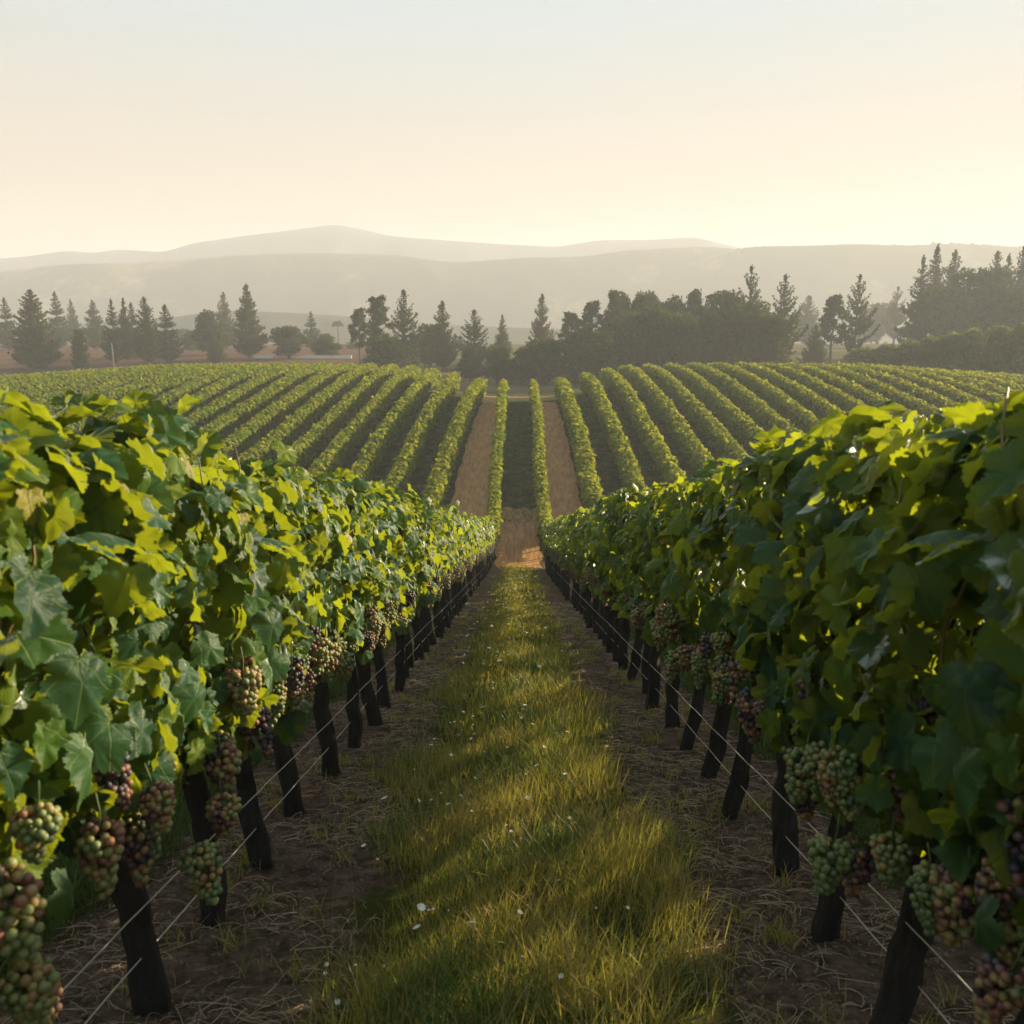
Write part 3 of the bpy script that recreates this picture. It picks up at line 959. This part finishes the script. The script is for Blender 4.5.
def pine(seed, mat, width=0.6, trunk_h=0.35, n=2600):
    """open pine: bare trunk, flattish clumps on spreading limbs"""
    r = np.random.default_rng(seed)
    t = MB(); f = MB()
    tube(t, [(0, 0, -0.03), (0.012, 0, 0.3), (-0.008, 0.01, 0.6), (0, 0, 0.92)], [0.024, 0.018, 0.012, 0.004], 7, lump=0.1)
    N = 26
    for i in range(N):
        k = i / (N - 1); zz = trunk_h + (0.97 - trunk_h) * k
        a = i * 2.4 + r.normal(0, .4); R_ = width * 0.5 * (1 - 0.72 * k) * r.uniform(0.35, 1.0)
        c = np.array([math.cos(a) * R_, math.sin(a) * R_, zz])
        tube(t, [(0, 0, zz - 0.08), c * [.5, .5, 1] - [0, 0, .03], c], [0.008, 0.005, 0.002], 4, cap=False)
        m = n // N
        v = norm(r.normal(0, 1, (m, 3)))
        P = c + v * np.array([0.085, 0.085, 0.045]) * r.uniform(0.3, 1.1, (m, 1))
        scatter(f, QT[0], QT[1], P, v + np.array([0, 0, .5]) + r.normal(0, 0.5, (m, 3)), r.normal(0, 1, (m, 3)), r.uniform(0.02, 0.038, m))
    return t.mesh("trunk", M_BARK), f.mesh("crown", mat, smooth=False)


M_TREE['light'] = leaf_material('light_bushy_leaves', [(0, (0.04, 0.07, 0.022)), (1, (0.12, 0.15, 0.04))], (0.25, 0.30, 0.05), trans=0.35, gloss=0, veins=False)
D_, O_, G_, L_ = M_TREE['dark'], M_TREE['olive'], M_TREE['green'], M_TREE['light']
KINDS = {
    'con': [conifer(1, D_, 0.46), conifer(2, D_, 0.46, 0.9, 0.1), conifer(3, D_, 0.46, upward=0.8, power=0.7)],
    'olivecon': [conifer(4, O_, 0.46, 1.2), conifer(5, O_, 0.46, 0.9, 0.08, upward=0.8), conifer(6, O_, 0.46)],
    'fullcon': [conifer(7, O_, 0.55, 1.4, low=0.03, power=0.6), conifer(8, O_, 0.55, 1.3, low=0.04, power=0.65)],
    'opencon': [conifer(9, D_, 0.5, 0.8, 0.35, low=0.15, upward=0.9, power=0.75), conifer(10, D_, 0.5, 0.75, 0.3, low=0.1, upward=0.9, power=0.8)],
    'broad': [broadleaf(11, D_), broadleaf(12, D_, lobes=20), broadleaf(13, G_)],
    'green': [broadleaf(14, G_, lobes=14), broadleaf(15, G_, lobes=20)],
    'pine': [pine(16, D_), pine(17, D_, 0.7, 0.25), pine(18, D_, 0.6, 0.45)],
    'cyp': [conifer(19, D_, 0.30, 1.6, low=0.01, upward=1.2, power=0.28)],
    'tall': [broadleaf(20, L_, width=0.55, trunk_h=0.08, lobes=22, n=4200), broadleaf(21, L_, width=0.55, trunk_h=0.1, lobes=24, n=4200)],
    'palm': None,
}
NATW = {'con': .46, 'olivecon': .46, 'fullcon': .55, 'opencon': .5, 'broad': .92, 'green': .92, 'pine': .70, 'cyp': .28, 'tall': .62}
CATW = {'con': 'conifer', 'olivecon': 'conifer', 'fullcon': 'conifer', 'opencon': 'conifer', 'cyp': 'cypress'}
NAMEW = {'con': 'conifer_tree', 'olivecon': 'conifer_tree', 'fullcon': 'conifer_tree', 'opencon': 'conifer_tree', 'broad': 'broadleaf_tree', 'green': 'broadleaf_tree', 'pine': 'pine_tree', 'cyp': 'cypress_tree', 'tall': 'broadleaf_tree'}
trng = np.random.default_rng(33)

# kind, pixel x, pixel y of the top, width in pixels, distance, label, group
G1, G2, G3, G4, G5 = "trees on the red field, far left", "trees behind the crest, left of centre", "dark grove behind the central lane", "tall trees, right of the grove", "clipped row of tall bushes, right"
TREES = [
    ('con', -22, 300, 30, 165, "dark conifer cut off by the left edge of the picture", G1),
    ('con', 1, 298, 26, 180, "dark pointed conifer half behind the wide olive one, at the far left edge", G1),
    ('fullcon', 27, 290, 44, 132, "wide bushy olive conifer standing foremost on the red field", G1),
    ('con', 52, 292, 28, 190, "tall dark conifer just right of the wide olive one", G1),
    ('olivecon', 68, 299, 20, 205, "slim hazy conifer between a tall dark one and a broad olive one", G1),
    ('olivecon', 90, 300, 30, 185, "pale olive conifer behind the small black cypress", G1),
    ('cyp', 76, 330, 13, 128, "small black columnar cypress on the red field", G1),
    ('con', 109, 300, 28, 140, "leftmost spire of the dense dark conifer clump on the red field", G1),
    ('con', 121, 298, 24, 146, "second spire of the dense dark conifer clump, tall and slim", G1),
    ('con', 129, 303, 24, 150, "low middle spire of the dense dark conifer clump", G1),
    ('con', 142, 297, 32, 138, "tallest, broad spire of the dense dark conifer clump", G1),
    ('con', 163, 305, 34, 142, "rightmost spire of the dense dark conifer clump", G1),
    ('green', 181, 328, 18, 240, "small hazy tree in the gap right of the dark conifer clump", G1),
    ('green', 189, 330, 18, 175, "low green tree against the round dark crown", G1),
    ('broad', 206, 308, 42, 158, "round dark broadleaf tree beside the tallest left conifer", G2),
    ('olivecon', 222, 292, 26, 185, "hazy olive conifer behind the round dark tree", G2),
    ('fullcon', 214, 337, 20, 140, "small yellow-green conical bush in front of the round dark tree", G2),
    ('olivecon', 245, 284, 36, 150, "tallest conifer left of the round bushes, lit olive on its right side", G2),
    ('green', 287, 325, 46, 150, "wide round dark green tree behind the pale wall", G2),
    ('con', 310, 312, 24, 185, "small conifer poking up between two round trees", G2),
    ('green', 326, 333, 36, 152, "smaller round green tree right of the wide one", G2),
    ('green', 352, 342, 24, 190, "low hazy bush by the right end of the pale wall", G2),
    ('pine', 358, 308, 32, 135, "dark pine at the left end of the central pine clump", G2),
    ('pine', 377, 296, 40, 130, "flat-headed dark pine in the middle of the central pine clump", G2),
    ('opencon', 403, 290, 42, 128, "tallest dark pine of the central clump with open tiers", G2),
    ('broad', 388, 335, 60, 122, "low dark tree under the central pine clump", G2),
    ('broad', 430, 322, 36, 132, "dark round tree between the tiered pine and the olive conifer", G2),
    ('olivecon', 442, 301, 34, 128, "olive conifer with a ragged tip left of centre", G2),
    ('opencon', 474, 310, 42, 130, "squat dark conifer with upswept branches near the centre", G3),
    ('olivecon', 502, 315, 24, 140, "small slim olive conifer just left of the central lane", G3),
    ('broad', 470, 346, 40, 112, "leftmost low dark bush of the hedge left of the lane", G3),
    ('broad', 497, 346, 38, 112, "low dark bush of the hedge right beside the lane's left row", G3),
    ('broad', 523, 345, 44, 110, "low dark tree closing the far end of the central lane", G3),
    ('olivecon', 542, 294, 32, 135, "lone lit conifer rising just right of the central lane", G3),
    ('broad', 548, 337, 58, 112, "broad low dark tree below the lone lit conifer", G3),
    ('pine', 571, 312, 36, 130, "small dark pine at the grove's left shoulder", G3),
    ('broad', 590, 328, 62, 110, "big rounded dark tree at the grove's front left", G3),
    ('pine', 592, 301, 38, 130, "dark pine rising behind the big rounded tree", G3),
    ('broad', 622, 289, 56, 132, "tall wide tree at the highest left part of the grove", G3),
    ('pine', 614, 290, 34, 128, "clumpy pine head at the grove's left top", G3),
    ('broad', 650, 290, 48, 136, "rounded grove tree second from the grove's left top", G3),
    ('broad', 676, 292, 50, 130, "rounded grove tree in the middle of the grove", G3),
    ('pine', 695, 290, 34, 134, "small pine tip showing above the middle of the grove", G3),
    ('broad', 724, 287, 60, 130, "high domed grove tree left of the pointed conifers", G3),
    ('pine', 655, 320, 46, 122, "shorter grove tree with bare trunks showing below", G3),
    ('broad', 700, 315, 60, 124, "shorter dark grove tree under the domed one", G3),
    ('opencon', 751, 266, 44, 130, "tallest pointed conifer at the grove's right end", G4),
    ('con', 770, 318, 44, 126, "low dark conifer between the two tall pointed ones", G4),
    ('opencon', 785, 275, 50, 128, "wide pointed conifer second from the grove's right end", G4),
    ('con', 808, 296, 30, 240, "pale hazy conifer far behind the gap right of the grove", G4),
    ('con', 815, 325, 30, 124, "small dark conical conifer beside the bare-trunked pine", G4),
    ('pine', 834, 295, 42, 132, "bare-trunked pine with an open crown right of the grove", G4),
    ('opencon', 859, 275, 40, 136, "tall ragged conifer right of the bare-trunked pine", G4),
    ('broad', 879, 302, 44, 270, "very pale hazy tree behind the ragged conifer", G4),
    ('opencon', 897, 287, 34, 230, "pale hazy conifer left of the tall right-hand stand", G4),
    ('broad', 925, 330, 60, 235, "low hazy tree far behind the clipped row", G4),
    ('con', 922, 258, 42, 150, "leftmost conifer of the tall stand at the right", G4),
    ('con', 936, 247, 42, 156, "tallest conifer of the stand at the right", G4),
    ('con', 954, 251, 38, 160, "third conifer spire of the stand at the right", G4),
    ('broad', 944, 285, 70, 148, "wide dark crown under the spires of the right stand", G4),
    ('broad', 978, 264, 66, 154, "domed broad tree in the middle of the right stand", G4),
    ('con', 996, 252, 34, 160, "hazy spire above the domed tree of the right stand", G4),
    ('con', 1007, 256, 34, 166, "short spire right of the hazy spire in the right stand", G4),
    ('con', 1022, 246, 36, 158, "spire at the right edge of the picture", G4),
    ('broad', 1012, 285, 80, 150, "wide dark crown at the right edge of the picture", G4),
    ('broad', 1065, 262, 80, 152, "wide tree just beyond the right edge of the picture", G4),
    ('tall', 862, 346, 40, 112, "lowest, leftmost bushy tree of the clipped row", G5),
    ('tall', 886, 342, 38, 111, "second bushy tree from the left in the clipped row", G5),
    ('tall', 908, 338, 36, 110, "third bushy tree from the left in the clipped row", G5),
    ('tall', 930, 334, 36, 109, "fourth bushy tree from the left in the clipped row", G5),
    ('tall', 952, 330, 38, 108, "fifth bushy tree from the left in the clipped row", G5),
    ('tall', 975, 327, 38, 107, "sixth bushy tree from the left in the clipped row", G5),
    ('tall', 999, 323, 40, 106, "seventh bushy tree from the left in the clipped row", G5),
    ('tall', 1023, 320, 40, 105, "eighth bushy tree from the left in the clipped row, at the picture's edge", G5),
    ('tall', 1050, 317, 42, 104, "last bushy tree of the clipped row, beyond the picture's edge", G5),
]
_n = ["first", "second", "third", "fourth", "fifth", "sixth", "seventh", "eighth", "ninth"]
for k, (px, top, w_) in enumerate(((612, 318, 58), (636, 310, 54), (660, 304, 56), (684, 312, 50), (706, 303, 58), (730, 308, 54), (752, 300, 50), (774, 312, 50), (640, 292, 50))):
    TREES.append(('broad', px, top, w_, 116 + (k * 5) % 7 if k < 8 else 133, f"{_n[k]} from the left of the bushy dark trees filling the grove's foot" if k < 8 else "full dark crown between the grove's two highest left domes", G3))
for kind, px, top, wpx, dist, lab, grp in TREES:
    x, zt = at_px(px, top, dist)
    zb = gzf(x, dist)
    h = zt - zb
    wm = at_px(px + wpx / 2, top, dist)[0] - at_px(px - wpx / 2, top, dist)[0]
    tm, cm = KINDS[kind][trng.integers(0, len(KINDS[kind]))]
    t = empty(NAMEW[kind], (x, dist, zb), trng.uniform(0, 6.28))
    tag(t, lab, CATW.get(kind, 'tree'), grp)
    sx = wm / NATW[kind] * trng.uniform(0.92, 1.15)
    t.scale = (sx, sx, h)
    obj_of("trunk", tm, t); obj_of("crown", cm, t)

# palm-like tree far away, between the round trees
x, zt = at_px(337, 322, 260); zb = gzf(x, 260)
t = empty("palm_tree", (x, 260, zb)); tag(t, "tiny hazy palm on a bare stem behind the pale wall", "palm", G2)
h = zt - zb
mb = MB(); tube(mb, [(0, 0, -.2), (0.1, 0, h * .5), (0, 0, h * .9)], [0.22, 0.18, 0.15], 6); mb.build("trunk", M_BARK, t)
mb = MB(); r_ = np.random.default_rng(5)
for a in np.linspace(0, 6.28, 14):
    for s in np.linspace(0.1, 1, 7):
        leaves_at(mb, r_, np.array([[math.cos(a) * s * 1.5, math.sin(a) * s * 1.5, h * .9 + 0.9 * s - 1.5 * s * s + .3]]), 5, 0.12, 0.4)
mb.build("crown", D_, t, smooth=False)

# pale low walls at the field's edge and a thin marker post
for xa, xb, lab in ((254, 272, "short pale wall section left of the wide round tree"), (290, 351, "long pale wall section right of the wide round tree")):
    dist = next(d for d in np.arange(120, 240, 0.5) if at_px((xa + xb) / 2, 358.5, d)[1] <= gzf(at_px((xa + xb) / 2, 358.5, d)[0], d))
    x0, _ = at_px(xa, 357, dist); x1, _ = at_px(xb, 357, dist)
    zc_ = at_px(xa, 355.5, dist)[1]
    z0 = gzf((x0 + x1) / 2, dist)
    mb = MB()
    h = 0.45
    def boxv(a, b):
        V = np.array([[a[0], a[1], a[2]], [b[0], a[1], a[2]], [b[0], b[1], a[2]], [a[0], b[1], a[2]], [a[0], a[1], b[2]], [b[0], a[1], b[2]], [b[0], b[1], b[2]], [a[0], b[1], b[2]]])
        F = np.array([[0, 3, 2, 1], [4, 5, 6, 7], [0, 1, 5, 4], [1, 2, 6, 5], [2, 3, 7, 6], [3, 0, 4, 7]])
        return V, F
    mb.add(*boxv((0, 0, -0.3), (x1 - x0, 0.3, h)))
    o = mb.build("low_wall", M_WALL, smooth=False); o.location = (x0, dist, z0)
    mb = MB(); mb.add(*boxv((-0.06, -0.06, h + 0.003), (x1 - x0 + 0.06, 0.36, h + 0.09)))
    mb.build("coping", M_WALL, o, smooth=False)
    tag(o, lab, "wall")
x, _ = at_px(110, 343, 126); zb = gzf(x, 126); zt = at_px(110, 343, 126)[1]
mb = MB(); tube(mb, [(0, 0, -.2), (0.02, 0, (zt - zb) * .5), (0, 0, zt - zb)], [0.09, 0.08, 0.07], 8, lump=.05)
o = mb.build("field_post", M_POSTW); o.location = (x, 126, zb); tag(o, "thin pale post before the dense dark conifer clump", "post")

# ---------------------------------------------------------------- grass
BT = (np.array([[-0.5, 0, 0], [0.5, 0, 0], [-0.42, 0.35, 0.02], [0.42, 0.35, 0.02], [-0.25, 0.72, 0.11], [0.25, 0.72, 0.11], [0.0, 1, 0.28]]),
      [np.array([[0, 1, 3, 2], [2, 3, 5, 4]]), np.array([[4, 5, 6]])])


def blades(mb, r, x, y, h, w, lean=0.35, mat=0):
    n = len(x)
    P = np.stack([x, y, gz(x, y) - 0.005], -1)
    a = r.uniform(0, 6.283, n)
    side = np.stack([np.cos(a), np.sin(a), np.zeros(n)], -1)
    nor = np.stack([-np.sin(a), np.cos(a), np.zeros(n)], -1)
    le = np.abs(r.normal(0, lean, n))[:, None]
    up = norm(np.array([0, 0, 1.0]) + nor * le)
    nn = norm(np.cross(side, up)) * -1
    T = BT[0]
    bend = r.uniform(0.3, 1.8, n)
    V = (P[:, None] + T[None, :, 0, None] * side[:, None] * np.asarray(w)[:, None, None] + T[None, :, 1, None] * up[:, None] * h[:, None, None]
         + T[None, :, 2, None] * nor[:, None] * (h * bend)[:, None, None])
    V[:, :, 2] -= (T[None, :, 2] * (h * bend * 0.35)[:, None])
    faces = [(f[None] + (np.arange(n) * 7)[:, None, None]).reshape(-1, f.shape[1]) for f in BT[1]]
    mb.add(V.reshape(-1, 3), faces, mat)


def field(r, x, y, f):
    return 0.5 + 0.5 * np.sin(x * f + 1.7 * np.sin(y * f * .7 + 1) + 2.0) * np.sin(y * f * .8 + 1.3 * np.sin(x * f * 1.1))


gr = np.random.default_rng(55)
mb = MB()
for (ya, yb, dens, w, hm) in ((1.2, 3.5, 7500, 0.0030, 0.19), (3.5, 6, 5200, 0.0040, 0.18), (6, 10, 2600, 0.006, 0.16), (10, 18, 1300, 0.010, 0.12), (18, 35.6, 520, 0.020, 0.10)):
    n = int(1.9 * (yb - ya) * dens)
    x = gr.uniform(-0.95, 0.95, n); y = gr.uniform(ya, yb, n)
    edge = 0.66 + 0.16 * np.sin(y * 1.9 + np.sign(x)) + 0.10 * np.sin(y * 5.3) + gr.normal(0, 0.07, n)
    keep = (np.abs(x) < edge) & (gr.random(n) < 0.12 + 0.75 * field(gr, x, y, 6))
    x, y = x[keep], y[keep]; n = len(x)
    tall = 0.45 + 1.1 * field(gr, x + 3, y, 3.1)
    h = hm * tall * gr.uniform(0.45, 1.35, n) * (1 - 0.45 * np.clip((np.abs(x) - .35) / .5, 0, 1))
    gm = field(gr, x * .9 + 1, y * .7, 4.3) + gr.normal(0, .22, n) > 0.80
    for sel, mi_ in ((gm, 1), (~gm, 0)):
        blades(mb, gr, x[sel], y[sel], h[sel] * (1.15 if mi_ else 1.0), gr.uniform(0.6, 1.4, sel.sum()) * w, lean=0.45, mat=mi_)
    q = gr.random(n) < 0.035       # taller seeding stems
    blades(mb, gr, x[q], y[q], gr.uniform(0.22, 0.40, q.sum()), np.full(q.sum(), w * 0.55), lean=0.25)
tag(mb.build("grass", [M_GRASS, M_GRASS2], smooth=False), "olive and golden grass growing down the lane between the rows", "grass", kind="stuff")
for side, nm in ((-1, "left"), (1, "right")):
    mb = MB()
    for (ya, yb, dens, w, hm) in ((1.0, 5, 2600, 0.005, 0.20), (5, 10, 1100, 0.009, 0.2), (10, 24, 350, 0.018, 0.18)):
        n = int(1.5 * (yb - ya) * dens)
        x = side * gr.uniform(1.62, 3.1, n); y = gr.uniform(ya, yb, n)
        keep = np.abs(x) > 1.70 + 0.08 * np.sin(y * 3) + gr.normal(0, .05, n)
        x, y = x[keep], y[keep]; n = len(x)
        blades(mb, gr, x, y, hm * gr.uniform(0.4, 1.3, n), gr.uniform(0.7, 1.3, n) * w)
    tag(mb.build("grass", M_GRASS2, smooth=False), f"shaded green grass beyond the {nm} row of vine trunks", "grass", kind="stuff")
# low grass in the alleys of the far hill
mb = MB()
n = 60000
k_ = gr.integers(-6, 7, n); x = k_ * 2.4 + gr.uniform(-0.85, 0.85, n); y = np.where(gr.random(n) < .08, 40.6 + 3.6 * np.sqrt(gr.random(n)), 42 + 32 * gr.random(n))
keep = ~((np.abs(k_) == 1) & (np.abs(np.abs(x) - 2.45) < 0.85)) & (field(gr, x * .8, y * 1.0, 2.3) + gr.normal(0, .2, n) > 0.42)
x, y = x[keep], y[keep]; n = len(x)
blades(mb, gr, x, y, gr.uniform(0.05, 0.22, n), gr.uniform(0.02, 0.05, n), lean=0.8)
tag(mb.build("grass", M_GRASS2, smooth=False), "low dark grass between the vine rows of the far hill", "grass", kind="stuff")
# sparse tufts on the bare strips
mb = MB()
for k in range(230):
    s = gr.choice([-1, 1]); cy_ = 1.5 + 16 * gr.random() ** 1.6; cx_ = s * gr.uniform(0.72, 1.5)
    n = gr.integers(10, 40)
    x = cx_ + gr.normal(0, 0.035, n); y = cy_ + gr.normal(0, 0.04, n)
    blades(mb, gr, x, y, gr.uniform(0.03, 0.12, n), gr.uniform(0.002, 0.004, n) * (1 + cy_ / 8), lean=0.7)
tag(mb.build("grass", M_GRASS, smooth=False), "scattered grass tufts on the bare soil beside the lane", "grass", kind="stuff")

# dry stems and clods on the soil
mb = MB()
for k in range(11000):
    s = gr.choice([-1, 1]); y0 = 1.3 + 17 * gr.random() ** 1.9; x0 = s * gr.uniform(0.62, 1.72)
    if field(gr, x0 * 1.0, y0 * 1.0, 5.0) + gr.normal(0, .15) < 0.45: continue
    L = gr.uniform(0.03, 0.19); a = gr.uniform(0, 6.283); m = 6
    t = np.linspace(0, 1, m)
    curl = gr.normal(0, 0.9)
    ang = a + curl * t
    x = x0 + np.cumsum(np.cos(ang)) * L / m; y = y0 + np.cumsum(np.sin(ang)) * L / m
    z = gz(x, y) + 0.004 + 0.02 * gr.random() * np.sin(t * math.pi)
    w = gr.uniform(0.0004, 0.0011) * (1 + y0 / 7)
    px_, py_ = -np.sin(ang) * w, np.cos(ang) * w
    V = np.concatenate([np.stack([x + px_, y + py_, z], -1), np.stack([x - px_, y - py_, z], -1), np.stack([x, y, z + w * 1.4], -1)])
    i = np.arange(m - 1)
    mb.add(V, [np.stack([i, i + 1, i + 1 + 2 * m, i + 2 * m], -1), np.stack([i + 2 * m, i + 1 + 2 * m, i + 1 + m, i + m], -1)])
tag(mb.build("straw", M_STRAW), "dry curled stems and straw littering the bare soil strips", "straw", kind="stuff")
mb = MB()
n = 12000
s = gr.choice([-1, 1], n); y = 1.2 + 16 * gr.random(n) ** 1.7; x = s * gr.uniform(0.65, 1.75, n)
sz = gr.uniform(0.003, 0.013, n)
P = np.stack([x, y, gz(x, y) + sz * 0.2], -1)
scatter(mb, ICO1[0] * np.array([1, .8, .6]), ICO1[1], P, gr.normal(0, .4, (n, 3)) + [0, 0, 1], gr.normal(0, 1, (n, 3)), sz)
tag(mb.build("soil_crumbs", M_CLOD, smooth=False), "small crumbs of dark soil on the bare strips", "soil", kind="stuff")


# white flowers, each its own plant
def make_flower(seed, petals=9):
    r = np.random.default_rng(seed)
    a = MB()
    tube(a, [(0, 0, -0.01), (0.006, 0.0, 0.07), (0.0, 0.004, 0.15)], [0.0012, 0.0011, 0.001], 4)
    b = MB()
    for k in range(petals):
        an = k / petals * 6.283 + r.normal(0, .1)
        d = np.array([[math.cos(an), math.sin(an), 0.25 + r.normal(0, .15)]])
        T = np.array([[-0.12, 0, 0], [0.12, 0, 0], [0.26, 0.6, 0.03], [0.14, 1, -0.05], [-0.14, 1, -0.05], [-0.26, 0.6, 0.03]])
        scatter(b, T, [np.array([[0, 1, 2, 3, 4, 5]])], np.array([[0, 0.004, 0.15]]), np.array([[-math.cos(an) * .25, -math.sin(an) * .25, 1]]), d, np.array([0.015]))
    return a.mesh("stem", M_STEM), b.mesh("petals", M_PETAL, smooth=False)


fx, fy = 0, 5
FL = [make_flower(1), make_flower(2, 7)]
for k in range(270):
    y = 2.3 + (26 * gr.random() ** 1.25 if k > 22 else gr.uniform(0, 4))
    x = float(np.clip(gr.normal(-0.15, 0.33), -0.8, 0.8)) if k % 6 else gr.uniform(-1.0, 1.0)
    t = empty("wildflower", (x, y, gzf(x, y)), gr.uniform(0, 6.28))
    sc = gr.uniform(0.34, 0.85) * (1 + 0.035 * y)
    if k % 3 == 0: x, y = fx + gr.normal(0, .10), fy + gr.normal(0, .14)
    else: fx, fy = x, y
    x = float(np.clip(x, -0.66, 0.66)); y = max(y, 2.3)
    t.location = (x, y, gzf(x, y))
    sc *= min(1.15, 0.72 + 0.06 * y)
    t.scale = (sc, sc, min(sc, 1.1))
    t.rotation_euler = (gr.normal(0.15, .25), gr.normal(0, .25), gr.uniform(0, 6.28))
    a, b = FL[k % 2]
    obj_of("stem", a, t); obj_of("petals", b, t)
    tag(t, "small white wildflower on a thin stem in the grass lane", "flower", "white wildflowers in the grass lane")

# ---------------------------------------------------------------- haze
V = np.array([[x, y, z] for z in (-9.6, 138) for (x, y) in ((-1020, -70), (1020, -70), (1020, 1290), (-1020, 1290))], float)
mb = MB(); mb.add(V, np.array([[0, 3, 2, 1], [4, 5, 6, 7], [0, 1, 5, 4], [1, 2, 6, 5], [2, 3, 7, 6], [3, 0, 4, 7]]))
m, nt, out = new_mat("haze_air")
vp = N_(nt, "ShaderNodeVolumePrincipled")
vp.inputs["Color"].default_value = (0.85, 0.875, 0.925, 1)
vp.inputs["Density"].default_value = HAZE_DENSITY
vp.inputs["Anisotropy"].default_value = 0.10
nt.links.new(vp.outputs[0], out.inputs["Volume"])
hz = mb.build("haze", m, smooth=False)
tag(hz, "warm pale haze filling the air over the valley", "haze", kind="stuff")
